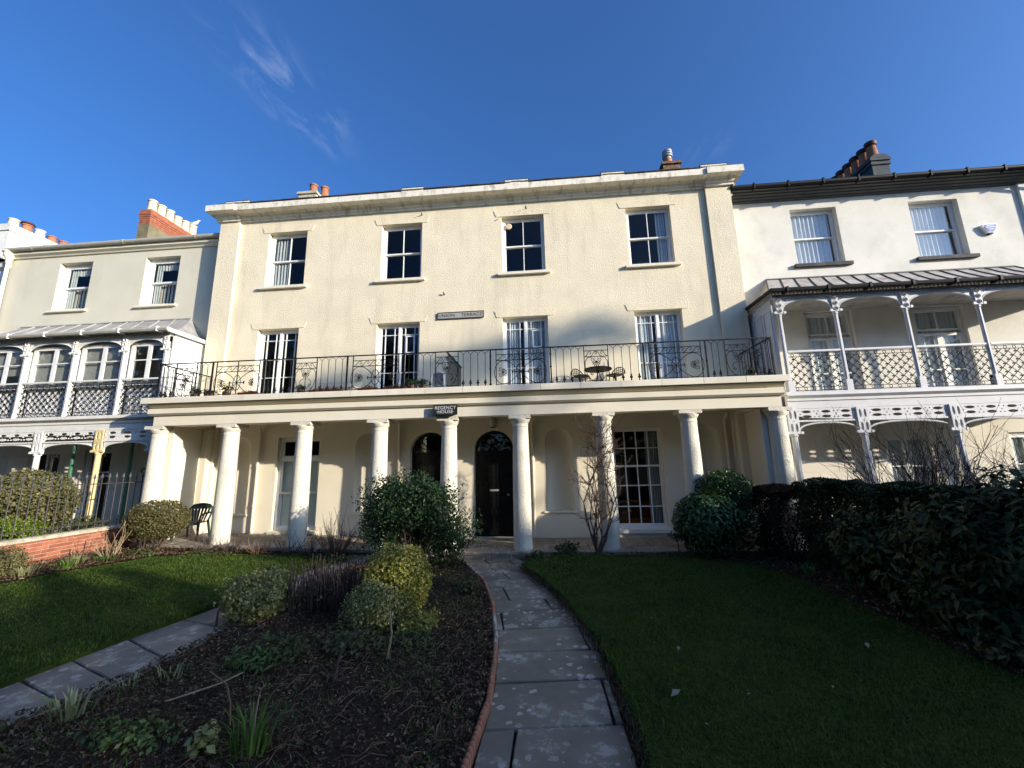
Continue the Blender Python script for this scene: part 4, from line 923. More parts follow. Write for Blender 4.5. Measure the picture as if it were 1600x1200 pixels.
sp = box('side_panel', 'veranda_blue', HR, 8.09, 8.13, YV + 0.06, YW - 0.003, 3.46, 5.84)
for y0, y1 in ((-0.95, -0.58), (-0.50, -0.10), (-0.02, 0.34)): MB().plate([[(y0, 3.6), (y1, 3.6), (y1, 5.6), (y0, 5.6)], [(y0 + 0.04, 3.64), (y1 - 0.04, 3.64), (y1 - 0.04, 5.56), (y0 + 0.04, 5.56)]], 8.07, 8.089, 'x').build('panel_moulding', 'veranda_blue', sp)
mb = MB()
for i in range(15):
    y = YV + 0.05 + i * 0.095; mb.tube([(0, y + 0.036 * math.cos(PI*q/6), 0.085 * math.sin(PI*q/6)) for q in range(7)], 0.009, 4)
mb.build('lace_strip', 'veranda_blue', HR, (8.05, 0, 5.85))
# arched side wall at the lower end of the veranda
MB().plate([[(YV + 0.1, -0.15), (YW - 0.003, -0.15), (YW - 0.003, 3.2), (YV + 0.1, 3.2)], [(-0.75, 0.0), (0.25, 0.0)] + [(-0.25 + 0.5 * math.cos(PI*i/12), 2.0 + 0.5 * math.sin(PI*i/12)) for i in range(13)]], 7.95, 8.0, 'x').build('arched_side_wall', 'ashlar', HR)

AL = thing('alarm_box', (14.95, YW, 8.0), 'blue and white burglar alarm box on the white wall by the right window', 'alarm')
pent = [(-0.17, 0.26), (0.17, 0.26), (0.20, 0.19), (0.08, 0.0), (-0.08, 0.0), (-0.20, 0.19)]
MB().plate([[(14.98 + a, 8.0 + b) for a, b in pent]], YW - 0.09, YW - 0.002).build('case', 'white_paint', AL)
MB().plate([[(14.98 + a * 0.84, 8.022 + b * 0.84) for a, b in pent]], YW - 0.098, YW - 0.092).build('face', 'alarm_blue', AL)
for z, wd_ in ((8.20, 0.10), (8.15, 0.13), (8.09, 0.06)): MB().box(14.98 - wd_, 14.98 + wd_, YW - 0.102, YW - 0.099, z, z + 0.012).build('print_line', 'white_paint', AL)
MB().box(14.93, 15.03, YW - 0.08, YW - 0.01, 7.965, 7.998).build('strobe', 'black_iron', AL)

# ---- left-hand house
HL = thing('terrace_house', (-12.0, 0.4, 0.1), 'pale stone coloured house on the left with glazed white veranda', 'house')
lwin = ((-14.1, -12.87), (-10.9, -9.65))
MB().plate([rect(-16.05, -7.91, 3.3, 9.45)] + [rect(a, b, 7.28, 9.02) for a, b in lwin], YW, YW + 0.28).build('front_wall', 'left_wall', HL)
lo_gf = [(-13.85, -12.75, 0.3, 2.62), (-11.9, -11.0, 0.3, 2.62)]
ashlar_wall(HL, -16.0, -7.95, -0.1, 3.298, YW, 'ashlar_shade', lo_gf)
box('side_wall', 'left_wall', HL, -16.05, -15.8, YW + 0.283, 8.5, -0.1, 9.4); box('rear_wall', 'left_wall', HL, -15.79, -7.92, 8.3, 8.5, -0.1, 9.4)
for z in (0.25, 3.45, 6.9, 9.4): box('floor_slab', 'interior', HL, -15.79, -7.92, YW + 0.29, 8.28, z - 0.15, z)
box('partition', 'interior', HL, -12.1, -12.0, YW + 0.291, 8.27, 0.3, 9.2); box('partition', 'interior', HL, -15.78, -12.11, 3.4, 3.5, 0.3, 9.2); box('partition', 'interior', HL, -11.99, -7.93, 3.4, 3.5, 0.3, 9.2)
for a, b in lwin:
    w = b - a; h = 1.74
    wd = window(HL, (a + b)/2, 7.28, w, h, YW, dbl_hung(w, h, f=0.09, bars=0, st=0.06), rev=0.17, frame=0.09, sill=(0.10, 0.09, 0.07, 'left_trim'))
    for k in range(7): box('blind_slat', 'blind_wood', wd, a + 0.20 + k * 0.125, a + 0.27 + k * 0.125, YW + 0.36, YW + 0.375, 7.38, 8.16)
    curtain(wd, -0.45, -0.22, 0.27, 0.1, 1.6, 'curtain_grey', 3, 0.03); curtain(wd, -0.4, 0.45, 0.27, 1.35, 1.62, 'curtain_grey', 8, 0.03, name='pelmet')
for (a, b, z0, z1) in lo_gf:
    w = b - a; h = z1 - z0
    window(HL, (a + b)/2, z0, w, h, YW, [(-w/2 + 0.06, 0.0, 0.06, 1.55, 0.03, [], [], 0.06, 0.03), (0.0, w/2 - 0.06, 0.06, 1.55, 0.03, [], [], 0.06, 0.03), (-w/2 + 0.06, w/2 - 0.06, 1.6, h - 0.06, 0.03, [0.0], [], 0.05, 0.06)], rev=0.08, frame=0.06)
MB().extx([(YW, 9.28), (YW - 0.05, 9.28), (YW - 0.08, 9.33), (YW - 0.16, 9.37), (YW - 0.16, 9.47), (YW, 9.47)], -16.0, -7.92).build('eaves_moulding', 'left_trim', HL)
MB().tube([(-16.0, YW - 0.22, 9.53), (-13.0, YW - 0.22, 9.53), (-7.95, YW - 0.22, 9.53)], 0.075, 10).build('eaves_gutter', 'gutter_grey', HL, smooth=True)
for x in (-15.0, -11.6, -9.0): MB().tube([(x, YW - 0.22, 9.53), (x + 0.04, YW - 0.22, 9.53)], 0.086, 10).build('gutter_joint', 'gutter_grey', HL)
MB().plate([[(YW - 0.2, 9.55), (4.4, 11.4), (8.6, 9.55)]], -16.0, -7.95, 'x').build('roof', 'slate', HL)
MB().lathe([(0.07, -0.30), (0.10, -0.12), (0.16, 0.0), (0.16, 0.08), (0.19, 0.10), (0.19, 0.14)], n=10).tube([(0, 0, -0.25), (0.0, 0, -6.0)], 0.055, 8).build('downpipe', 'left_trim', HL, (-15.95, YW - 0.14, 9.36), True)
c = MB().box(-12.74, -12.29, 1.5, 3.7, 9.9, 11.10).build('chimney', 'mossy_render', HL)
c['label'] = 'chimney stack with mossy base and red brick top'
mb = MB()
nb = 0
for j in range(8):      # brick courses of the upper stack
    z = 11.103 + j * 0.078; off = 0.03 if j == 5 else (0.015 if j in (4, 6) else 0.0)
    mb.box(-12.74 - off, -12.29 + off, 1.5 - off, 3.7 + off, z, z + 0.068).box(-12.73, -12.30, 1.51, 3.69, z + 0.068, z + 0.078)
mb.build('brick_courses', 'brick_red', c)
pots(c, [(-12.50, 1.70 + 0.36 * i) for i in range(6)], 11.73, 0.145, 0.50, ['buff_clay'], 'potL')
G_ = thing('gull', (-12.5, 3.5, 12.23), 'white gull perched on the rearmost buff chimney pot', 'bird')
mb = MB(); gx, gy, gzz = -12.50, 3.50, 12.23
path = [(-0.30, 0.10, 0.005), (-0.20, 0.12, 0.03), (-0.08, 0.13, 0.075), (0.06, 0.15, 0.085), (0.15, 0.19, 0.06), (0.19, 0.24, 0.045), (0.235, 0.265, 0.048), (0.275, 0.26, 0.03), (0.30, 0.252, 0.008)]
mb.tube([(gx + a, gy, gzz + b) for a, b, r in path], [r for a, b, r in path], 8)
mb.build('body', 'gull_white', G_, smooth=True)
MB().tube([(gx - 0.34, gy - 0.05, gzz + 0.12), (gx - 0.1, gy - 0.07, gzz + 0.16), (gx + 0.06, gy - 0.06, gzz + 0.17)], [0.01, 0.04, 0.02], 6).build('wing', 'gull_grey', G_)
MB().tube([(gx + 0.29, gy, gzz + 0.255), (gx + 0.35, gy, gzz + 0.245)], [0.014, 0.004], 5).build('beak', 'beak', G_)
for s in (-0.03, 0.03): MB().tube([(gx, gy + s, gzz), (gx, gy + s, gzz + 0.09)], 0.007, 4).build('leg', 'beak', G_)
UL = (-15.65, -14.10, -12.55, -11.0, -9.45, -8.18); LL = (-15.3, -13.45, -11.58, -9.74, -8.16)
YL = -1.02
zt = veranda(HL, 'L', UL, LL, YL, 0.05, 'veranda_white', None, None, 'black_iron', True, True, 0.1)
tent_roof(HL, -15.85, -7.98, -15.1, -8.95, YL - 0.20, YW - 0.003, 5.84, 6.74, 'lead_grey', 'lead_grey', 11, 0.022)
MB().tube([(-15.9, YL - 0.24, 5.80), (-7.98, YL - 0.24, 5.80)], 0.065, 8).build('gutter', 'gutter_grey', HL, smooth=True)
for i in range(7): MB().box(-15.2 + i * 1.15, -15.17 + i * 1.15, YL - 0.315, YL - 0.1, 5.735, 5.875).build('gutter_bracket', 'white_paint', HL)
MB().plate([[(YL - 0.24, 5.73), (YW - 0.003, 5.73), (YW - 0.003, 5.83), (YL - 0.24, 5.83)]], -8.02, -7.95, 'x').build('side_cornice', 'white_paint', HL)
sp = box('side_panel', 'white_paint', HL, -8.12, -8.07, YL + 0.07, YW - 0.003, 3.47, 5.728)
for y0, y1 in ((-0.9, -0.3), (-0.25, 0.35)): MB().plate([[(y0, 3.6), (y1, 3.6), (y1, 5.6), (y0, 5.6)], [(y0 + 0.03, 3.63), (y1 - 0.03, 3.63), (y1 - 0.03, 5.57), (y0 + 0.03, 5.57)]], -8.069, -8.06, 'x').build('panel_moulding', 'white_paint', sp)
MB().lathe([(0.03, 0), (0.07, 0.05), (0.05, 0.12), (0.08, 0.18)], n=8).build('gutter_bracket', 'white_paint', HL, (-8.0, YW - 0.12, 5.52))
# glazed screen behind the upper arches
for a, b in zip(UL[:-1], UL[1:]):
    w = b - a - 0.10; h = 1.22
    wd = window(HL, (a + b)/2, 4.33, w, h, YL + 0.10, [(-w/2 + 0.06, 0, 0.05, h - 0.05, 0.0, [], [h*0.58], 0.055, 0.03), (0, w/2 - 0.06, 0.05, h - 0.05, 0.0, [], [h*0.58], 0.055, 0.03)], rev=0.0, frame=0.06, sill=(0.02, 0.05, 0.04, 'white_paint'), glass='glass_bright')
    if a < -9.6: box('roller_blind', 'sign_grey', wd, a + 0.10, b - 0.10, YL + 0.215, YL + 0.222, 4.75 if a < -14 else 4.36, 5.50)
    box('screen_panel', 'white_paint', HL, a + 0.05, b - 0.05, YL + 0.16, YL + 0.19, 3.47, 4.29)
    for k in range(2): MB().plate([rect(a + 0.12 + k * w/2, a + w/2 + k * w/2, 3.62, 4.2), rect(a + 0.17 + k * w/2, a + w/2 - 0.05 + k * w/2, 3.67, 4.15)], YL + 0.145, YL + 0.159).build('panel_moulding', 'white_paint', HL)
# green poles on the ground floor
for x in (-11.15, -9.35): MB().tube([(x, -0.5, 0.1), (x, -0.5, 2.72)], 0.042, 8).tube([(x, -0.5, 2.72), (x, -0.5, 3.05)], 0.05, 8).build('green_pole', 'green_paint', HL, smooth=True)
LN = thing('wall_lantern', (-8.2, -0.75, 1.9), 'black iron lantern hanging on a bracket beside the leftmost porch column', 'lantern')
lx, ly, lz = -8.13, -0.95, 1.95
mb = MB(); mb.lathe([(0.05, 0.0), (0.06, 0.02), (0.055, 0.03)], (lx, ly, lz), 6).lathe([(0.115, 0.29), (0.125, 0.31), (0.07, 0.40), (0.03, 0.43), (0.04, 0.47), (0.0, 0.50)], (lx, ly, lz), 6)
for k in range(6): mb.tube([(lx + 0.055 * math.cos(PI*k/3), ly + 0.055 * math.sin(PI*k/3), lz + 0.02), (lx + 0.11 * math.cos(PI*k/3), ly + 0.11 * math.sin(PI*k/3), lz + 0.30)], 0.008, 4)
mb.build('lantern_frame', 'black_iron', LN)
MB().lathe([(0.05, 0.03), (0.10, 0.29)], (lx, ly, lz), 6, cap=False).build('lantern_glass', 'glass_dim', LN)
MB().tube([(lx, ly, lz + 0.02), (lx, ly, lz - 0.12), (lx - 0.02, ly + 0.03, lz - 0.3), (lx + 0.02, ly + 0.25, lz - 0.35), (lx + 0.02, YW, lz - 0.35)], 0.012, 6).build('bracket', 'black_iron', LN)

# ---- house at the far left edge
HF = thing('terrace_house', (-19.0, 0.4, 0.0), 'lilac white house at the far left edge with whitewashed chimney stack', 'house')
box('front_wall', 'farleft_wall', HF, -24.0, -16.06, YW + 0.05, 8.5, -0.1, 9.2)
MB().plate([[(YW - 0.25, 9.2), (4.4, 11.0), (8.6, 9.2)]], -24.0, -16.02, 'x').build('roof', 'slate', HF)
MB().extx([(YW + 0.05, 8.95), (YW - 0.08, 9.0), (YW - 0.12, 9.18), (YW + 0.05, 9.18)], -24.0, -16.03).build('eaves_moulding', 'veranda_white', HF)
for i in range(18): MB().box(-20.0 + i * 0.22, -19.82 + i * 0.22, YW - 0.32, YW, 9.20, 9.215 + 0.02 * (i % 2)).build('slate', 'slate', HF)
c = MB().box(-17.6, -17.0, 0.75, 3.6, 9.3, 10.72).box(-17.64, -16.96, 0.71, 3.64, 10.723, 10.98).build('chimney', 'whitewash', HF)
pots(c, [(-17.3, 1.0 + 0.40 * i) for i in range(6)], 10.98, 0.15, 0.36, ['buff_clay', 'terracotta', 'white_clay', 'terracotta', 'terracotta', 'terracotta'], 'potF', cap=(1,))

# ------------------------------------------------------------------ ground, paths, lawns, beds
def inpoly(P, poly):
    P = np.asarray(P); x, y = P[:, 0], P[:, 1]; c = np.zeros(len(P), bool); j = len(poly) - 1
    for i in range(len(poly)):
        xi, yi = poly[i]; xj, yj = poly[j]
        k = ((yi > y) != (yj > y)) & (x < (xj - xi) * (y - yi) / (yj - yi + 1e-12) + xi); c ^= k; j = i
    return c
def sample(poly, N):
    a = np.array(poly); lo, hi = a.min(0), a.max(0); out = np.zeros((0, 2))
    while len(out) < N:
        P = rng.uniform(lo, hi, (N * 2, 2)); out = np.concatenate([out, P[inpoly(P, poly)]])
    return out[:N]
def gzv(x): return -0.13 + 0.028 * np.maximum(0.0, -x)
mb = MB()
xs = [-400, -60, -30, -16, -8, 0, 8, 16, 30, 60, 400]; ys = [-400, -60, -30, -15, -5, 0, 12, 40, 400]
for y in ys:
    for x in xs: mb.v.append((x, y, -0.20 + 0.028 * max(0, min(16, -x))))
nx = len(xs)
for j in range(len(ys) - 1):
    for i in range(nx - 1): mb.f.append((j*nx + i, j*nx + i + 1, (j+1)*nx + i + 1, (j+1)*nx + i))
tag(mb.build('ground', 'earth'), kind='structure')
tag(MB().quad((-60, -21, -0.17), (60, -21, -0.17), (60, -15.2, -0.17), (-60, -15.2, -0.17)).build('road', 'road'), kind='structure')
lawn_r = [(1.80, -2.70), (1.97, -2.30), (2.48, -2.02), (3.56, -1.98), (4.97, -2.08), (5.79, -2.48), (6.22, -2.95), (6.34, -3.75), (6.33, -4.56), (6.40, -5.52), (6.36, -6.35), (6.39, -6.9), (6.6, -14.5), (3.2, -14.5), (2.98, -8.1), (2.99, -7.5), (2.95, -6.9), (2.87, -6.1), (2.57, -4.75), (2.27, -3.75)]
lawn_l = [(-6.84, -4.7), (-6.69, -3.95), (-6.48, -3.3), (-6.27, -2.6), (-5.4, -2.12), (-3.65, -2.08), (-2.12, -2.0), (-2.22, -2.3), (-2.42, -2.9), (-2.48, -3.57), (-2.57, -5.08), (-2.77, -6.2), (-2.83, -7.04), (-2.90, -7.28), (-3.05, -14.5), (-7.5, -14.5), (-7.0, -6.5)]
def lawn(poly, zf, name):
    fine = []
    for (a, b), (c, d) in zip(poly, poly[1:] + poly[:1]):
        n = max(1, int(math.hypot(c - a, d - b) / 0.12))
        for k in range(n):
            t = k / n; fine.append((a + (c - a) * t + random.uniform(-0.02, 0.02), b + (d - b) * t + random.uniform(-0.02, 0.02)))
    m = MB().plate([fine], 0, 1, 'z'); n = len(fine)
    m.v = [(x, y, zf(x) if i >= n else zf(x) - 0.16) for i, (x, y, z) in enumerate(m.v)]
    return tag(m.build('lawn', 'lawn_ground'), kind='structure')
zr = lambda x: -0.015
zl = lambda x: -0.08 + 0.028 * max(0.0, -x)
LR_ = lawn(lawn_r, zr, 'lawn'); LL_ = lawn(lawn_l, zl, 'lawn')
def turf(poly, N, z, near, label):
    P = sample(poly, N * 3); d = np.hypot(P[:, 0] - CAM.x, P[:, 1] - CAM.y)
    P = P[(rng.random(len(P)) < np.clip((4.2 / np.maximum(d, 1)) ** 1.3, 0, 1)) & (P[:, 1] > -10.2)][:N]
    d = np.hypot(P[:, 0] - CAM.x, P[:, 1] - CAM.y)
    ed = []
    for (a, b), (c, e) in zip(poly, poly[1:] + poly[:1]):
        k = int(math.hypot(c - a, e - b) * 420)
        if max(b, e) < -9: continue
        t = rng.random((k, 1)); ed.append(np.array([[a, b]]) * (1 - t) + np.array([[c, e]]) * t + rng.normal(0, 0.022, (k, 2)))
    P = np.concatenate([P] + ed); d = np.hypot(P[:, 0] - CAM.x, P[:, 1] - CAM.y)
    B = np.column_stack([P, [z(x) - 0.004 for x in P[:, 0]]])
    o = blades('grass', B, rng.uniform(0.022, 0.05, len(B)) * (1 + 0.35 * np.sin(B[:, 0] * 3.1 + 1.7 * np.sin(B[:, 1] * 2.3)) * np.sin(B[:, 1] * 3.7)), rng.uniform(0.004, 0.007, len(B)) * np.clip(d / 4.5, 1, 2.2), 0.75, 'grass_blade')
    return tag(o, label, 'grass', kind='stuff')
turf(lawn_r, 150000, zr, 0, 'dark shaded grass of the lawn right of the path')
turf(lawn_l, 90000, zl, 0, 'mown grass of the lawn left of the shrubs')
e_pts = []
for (a, b), (c, e) in zip(lawn_r[14:] , lawn_r[15:] + lawn_r[:1]):
    k = int(math.hypot(c - a, e - b) * 330); t = rng.random((k, 1)); e_pts.append(np.array([[a, b]]) * (1 - t) + np.array([[c, e]]) * t + rng.normal(0, 0.03, (k, 2)) - np.array([[0.05, 0]]))
e_pts = np.concatenate(e_pts)
tag(blades('edge_straw', np.column_stack([e_pts, np.full(len(e_pts), -0.085)]), rng.uniform(0.05, 0.11, len(e_pts)), rng.uniform(0.004, 0.008, len(e_pts)), 0.9, 'litter'), 'straw and dead grass along the lawn edge beside the path', 'dead grass', kind='stuff')
def rnoise(x, y):
    return (math.sin(x * 7.1 + y * 3.3) * math.sin(y * 6.3 - x * 2.1) + 0.6 * math.sin(x * 17.3 + 1.3) * math.sin(y * 15.1 + x * 5) + 0.35 * math.sin(x * 41 + y * 13) * math.sin(y * 37 - x * 11))
def bed(poly, z0, mound, step=0.07, rough=0.018, name='flower_bed'):
    a = np.array(poly); lo, hi = a.min(0), a.max(0); nx = int((hi[0] - lo[0]) / step) + 2; ny = int((hi[1] - lo[1]) / step) + 2
    G = np.array([(lo[0] + i * step, lo[1] + j * step) for j in range(ny) for i in range(nx)]); I = inpoly(G, poly)
    e = np.full(len(G), 9.0)
    for p, q in zip(poly, poly[1:] + poly[:1]):
        p, q = np.array(p), np.array(q); dd = q - p; t = np.clip(((G - p) @ dd) / (dd @ dd + 1e-9), 0, 1); e = np.minimum(e, np.hypot(*(G - p - t[:, None] * dd).T))
    z = [z0(x) + mound * min(1, ee / 0.6) + rough * rnoise(x, y) + random.uniform(-0.5, 0.5) * rough * 0.6 for (x, y), ee in zip(G, e)]
    f = [(j*nx+i, j*nx+i+1, (j+1)*nx+i+1, (j+1)*nx+i) for j in range(ny-1) for i in range(nx-1) if I[j*nx+i] and I[j*nx+i+1] and I[(j+1)*nx+i+1] and I[(j+1)*nx+i]]
    m = MB(); used = sorted({k for q in f for k in q}); mp = {k: i for i, k in enumerate(used)}
    m.v = [(G[k][0], G[k][1], z[k]) for k in used]; m.f = [tuple(mp[k] for k in q) for q in f]
    return tag(m.build(name, 'soil', smooth=True), kind='structure')
bed_c = [(1.72, -14), (1.70, -8.2), (1.75, -7.2), (1.71, -6.4), (1.63, -5.8), (1.43, -4.7), (1.15, -3.6), (0.66, -2.6), (0.35, -2.0), (0.28, -1.75), (-1.42, -1.75), (-1.5, -2.4), (-1.72, -3.3), (-1.77, -4.6), (-1.80, -5.82), (-1.82, -7.06), (-1.96, -7.45), (-2.06, -7.82), (-2.28, -14)]
bed_l = [(-8.08, -14), (-7.55, -14), (-7.05, -6.5), (-6.88, -4.7), (-6.72, -3.95), (-6.52, -3.3), (-6.3, -2.55), (-5.4, -2.06), (-3.65, -2.02), (-2.12, -1.95), (-2.12, -1.72), (-8.08, -1.72)]
bed_r = [(1.75, -1.74), (7.9, -1.74), (8.4, -14.0), (6.65, -14.0), (6.43, -6.9), (6.41, -6.3), (6.44, -5.5), (6.37, -4.5), (6.38, -3.7), (6.25, -2.9), (5.8, -2.42), (4.97, -2.02), (3.56, -1.93), (2.48, -1.97), (2.0, -2.2), (1.72, -2.0)]
zc = lambda x: -0.12 + 0.028 * max(0.0, -x)
bed(bed_c, zc, 0.07); bed(bed_l, lambda x: zl(x) - 0.02, 0.05, 0.09); bed(bed_r, lambda x: -0.05, 0.06, 0.08)
# soil lip between path and right lawn
bed([(3.02, -14), (2.99, -7.5), (2.95, -6.9), (2.87, -6.1), (2.57, -4.75), (2.27, -3.75), (1.85, -2.75), (1.68, -2.0), (1.58, -2.0), (1.70, -2.9), (2.05, -3.6), (2.35, -4.6), (2.68, -5.8), (2.78, -7.2), (2.84, -14)], lambda x: -0.165, 0.06, 0.05, 0.014)
def litter(poly, N, z0, size, label, ymin=-10):
    P = sample(poly, N * 2); P = P[P[:, 1] > ymin][:N]
    d = np.array([z0(x) + 0.07 + 0.018 * rnoise(x, y) for x, y in P])
    n = np.tile([0, 0, 1.0], (len(P), 1))
    return tag(leaves('leaf_litter', np.column_stack([P, d]), n, size, 'litter', None, 0.45, 0.7, svar=0.6), label, 'leaf litter', kind='stuff')
litter(bed_c, 60000, zc, 0.034, 'brown leaf litter and twigs over the middle flower bed')
litter(bed_l, 8000, lambda x: zl(x) - 0.03, 0.04, 'pale dead leaves over the border below the brick wall', -6)
litter(bed_r, 8000, lambda x: -0.06, 0.04, 'dark dead leaves under the right hedge', -8)
# flagged paths
def flag(poly, z, parent, m, th=0.05):
    """one flagstone: a slab with worn, slightly chamfered edges"""
    c = np.mean(np.array(poly), 0); pts = []
    for (a, b), (p, q) in zip(poly, poly[1:] + poly[:1]):
        n = max(1, int(math.hypot(p - a, q - b) / 0.18))
        for k in range(n): pts.append((a + (p - a) * k / n + random.uniform(-0.006, 0.006), b + (q - b) * k / n + random.uniform(-0.006, 0.006)))
    tx, ty = random.uniform(-0.006, 0.006), random.uniform(-0.006, 0.006); dz = random.uniform(-0.005, 0.006)
    zt = lambda x, y: z(x) + dz + tx * (x - c[0]) + ty * (y - c[1])
    m_ = MB(); n = len(pts)
    def inset(p, d):
        v = np.array(p) - c; L = np.linalg.norm(v); return tuple(c + v * (1 - d / L))
    r0 = [(x, y, z(x) - th) for x, y in pts]; r1 = [(x, y, zt(x, y) - 0.010) for x, y in pts]; r2 = [(*(q := inset(p, 0.012)), zt(*q)) for p in pts]
    m_.v = r0 + r1 + r2
    for i in range(n):
        j = (i + 1) % n; m_.f += [(i, j, n + j, n + i), (n + i, n + j, 2*n + j, 2*n + i)]
    m_.f.append(tuple(range(2*n, 3*n)))
    return m_.build('flagstone', m, parent)
def path_rows(parent, left, right, stations, splits, z, m):
    L = np.array(left); Rr = np.array(right)
    def at(A, y): return float(np.interp(y, A[::1, 1], A[:, 0]))
    g = 0.011
    for k in range(len(stations) - 1):
        (yl0, yr0), (yl1, yr1) = stations[k], stations[k+1]
        cuts = [0.0] + splits.get(k, []) + [1.0]
        def P(t, e):
            yl, yr = (yl0, yr0) if e == 0 else (yl1, yr1)
            xl, xr = at(L, yl), at(Rr, yr); x = xl + (xr - xl) * t; y = yl + (yr - yl) * t
            return x, y + (g if e == 0 else -g)
        for a, b in zip(cuts[:-1], cuts[1:]):
            s = random.uniform(-0.02, 0.02) if 0 < a else 0
            p = [P(a, 0), P(b, 0), P(b, 1), P(a, 1)]
            d = g / max(abs(P(1.0, 0)[0] - P(0.0, 0)[0]), 0.2)
            p = [P(a + (d if a > 0 else 0), 0), P(b - (d if b < 1 else 0), 0), P(b - (d if b < 1 else 0), 1), P(a + (d if a > 0 else 0), 1)]
            flag(p, z, parent, m)
gp = lambda x: -0.13 + 0.028 * max(0.0, -x)
PT = tag(MB().plate([[(1.80, -14.5), (1.75, -8.0), (1.80, -7.2), (1.76, -6.5), (1.69, -5.8), (1.5, -4.7), (1.2, -3.55), (0.73, -2.5), (0.42, -2.0), (0.3, -1.71), (1.68, -1.71), (1.72, -2.0), (2.05, -2.8), (2.42, -3.8), (2.68, -4.9), (2.82, -5.9), (2.88, -7.2), (2.9, -8.0), (2.95, -14.5)]], -0.30, -0.165, 'z').build('path', 'soil'), kind='structure')
pl = [(1.82, -14.5), (1.75, -8.0), (1.80, -7.2), (1.76, -6.5), (1.69, -5.8), (1.5, -4.7), (1.2, -3.55), (0.73, -2.5), (0.42, -2.0), (0.28, -1.3)]
pr = [(2.92, -14.5), (2.90, -7.86), (2.88, -7.15), (2.86, -6.4), (2.82, -5.8), (2.68, -5.0), (2.42, -3.9), (2.08, -2.8), (1.70, -1.9), (1.60, -1.3)]
path_rows(PT, pl, pr, [(-14.2, -14.1), (-12.9, -12.8), (-11.6, -11.5), (-10.4, -10.3), (-9.3, -9.2), (-8.35, -8.2), (-7.52, -7.40), (-6.83, -6.70), (-6.20, -6.07), (-5.58, -5.43), (-4.95, -4.76), (-4.50, -4.27), (-3.82, -3.60), (-3.42, -3.15), (-2.85, -2.62), (-2.36, -2.26), (-1.72, -1.72)], {0: [0.5], 2: [0.4], 5: [0.23], 6: [0.94], 8: [0.93], 9: [0.07], 10: [0.74], 11: [0.24], 12: [0.78], 13: [0.45], 14: [0.35, 0.85], 15: [0.4, 0.8]}, gp, 'flag')
PL = tag(MB().plate([[(-3.03, -14.5), (-2.88, -7.28), (-2.75, -6.2), (-2.55, -5.08), (-2.46, -3.57), (-2.4, -2.9), (-2.2, -2.3), (-2.1, -1.74), (-1.45, -1.74), (-1.55, -2.4), (-1.75, -3.3), (-1.80, -4.6), (-1.83, -5.82), (-1.85, -7.06), (-2.09, -7.82), (-2.3, -14.5)]], -0.30, -0.12, 'z').build('path', 'soil'), kind='structure')
pl2 = [(-3.0, -14.5), (-2.88, -7.28), (-2.81, -7.04), (-2.75, -6.2), (-2.55, -5.08), (-2.46, -3.57), (-2.4, -2.9), (-2.2, -2.3), (-2.1, -1.7)]
pr2 = [(-2.32, -14.5), (-2.10, -7.82), (-2.0, -7.45), (-1.87, -7.06), (-1.85, -5.82), (-1.82, -4.6), (-1.77, -3.3), (-1.57, -2.4), (-1.47, -1.7)]
path_rows(PL, pl2, pr2, [(-14.2, -14.2), (-12.8, -12.8), (-11.4, -11.4), (-10.2, -10.2), (-9.2, -9.2), (-8.3, -8.3), (-7.6, -7.75), (-7.15, -7.45), (-6.75, -7.1), (-6.2, -6.6), (-5.55, -5.8), (-4.9, -5.0), (-4.2, -4.2), (-3.5, -3.4), (-2.9, -2.7), (-2.3, -2.1), (-1.76, -1.76)], {6: [0.42], 8: [0.3], 9: [0.35], 10: [0.6], 12: [0.4]}, lambda x: gp(x) + 0.005, 'flag_warm')
# porch floor of large flags with a step down to the path
PF = tag(MB().plate([[(-7.7, -1.70), (7.7, -1.70), (7.7, -0.002), (-7.7, -0.002)]], -0.3, -0.05, 'z').build('porch_floor', 'ledge_stone'), kind='structure')
pz = lambda x: 0.018 + 0.028 * max(0.0, -x)
y = -1.73
for j, dy in enumerate((0.62, 0.56, 0.54)):
    x = -7.7; 
    while x < 7.68:
        wd_ = random.uniform(0.62, 1.05); x1 = min(7.7, x + wd_)
        if 7.7 - x1 < 0.3: x1 = 7.7
        flag([(x + 0.005, y + 0.005), (x1 - 0.005, y + 0.005), (x1 - 0.005, y + dy - 0.005), (x + 0.005, y + dy - 0.005)], pz, PF, 'flag_warm', 0.06)
        x = x1
    y += dy
for k in range(4): box('riser_stone', 'flag_warm', PF, 0.05 + k * 0.48, 0.52 + k * 0.48, -1.71, -1.60, -0.16, -0.046)
# rounded terracotta edging along the middle bed
ED = thing('path_edging', (1.75, -7.0, -0.13), 'row of rounded terracotta edging tiles along the left side of the curved path', 'edging')
L = np.array(pl); s = 0; yy = -9.4
while yy < -2.35:
    x = float(np.interp(yy, L[:, 1], L[:, 0])); x2 = float(np.interp(yy + 0.05, L[:, 1], L[:, 0])); t = math.hypot(x2 - x, 0.05)
    k = 2 if math.sin(s * 0.13) + random.uniform(-0.35, 0.35) > 0.72 else int(s) % 2
    o = shared(('edge', k), 'edging_tile', 'terracotta' if k < 2 else 'coping_stone', lambda: MB().lathe([(0.029, -0.12), (0.029, 0.010), (0.025, 0.030), (0.014, 0.043), (0.0, 0.047)], n=9), ED, (x - 0.030, yy, -0.105 + random.uniform(-0.006, 0.006)), True)
    yy += 0.062 * 0.05 / t; s += 1
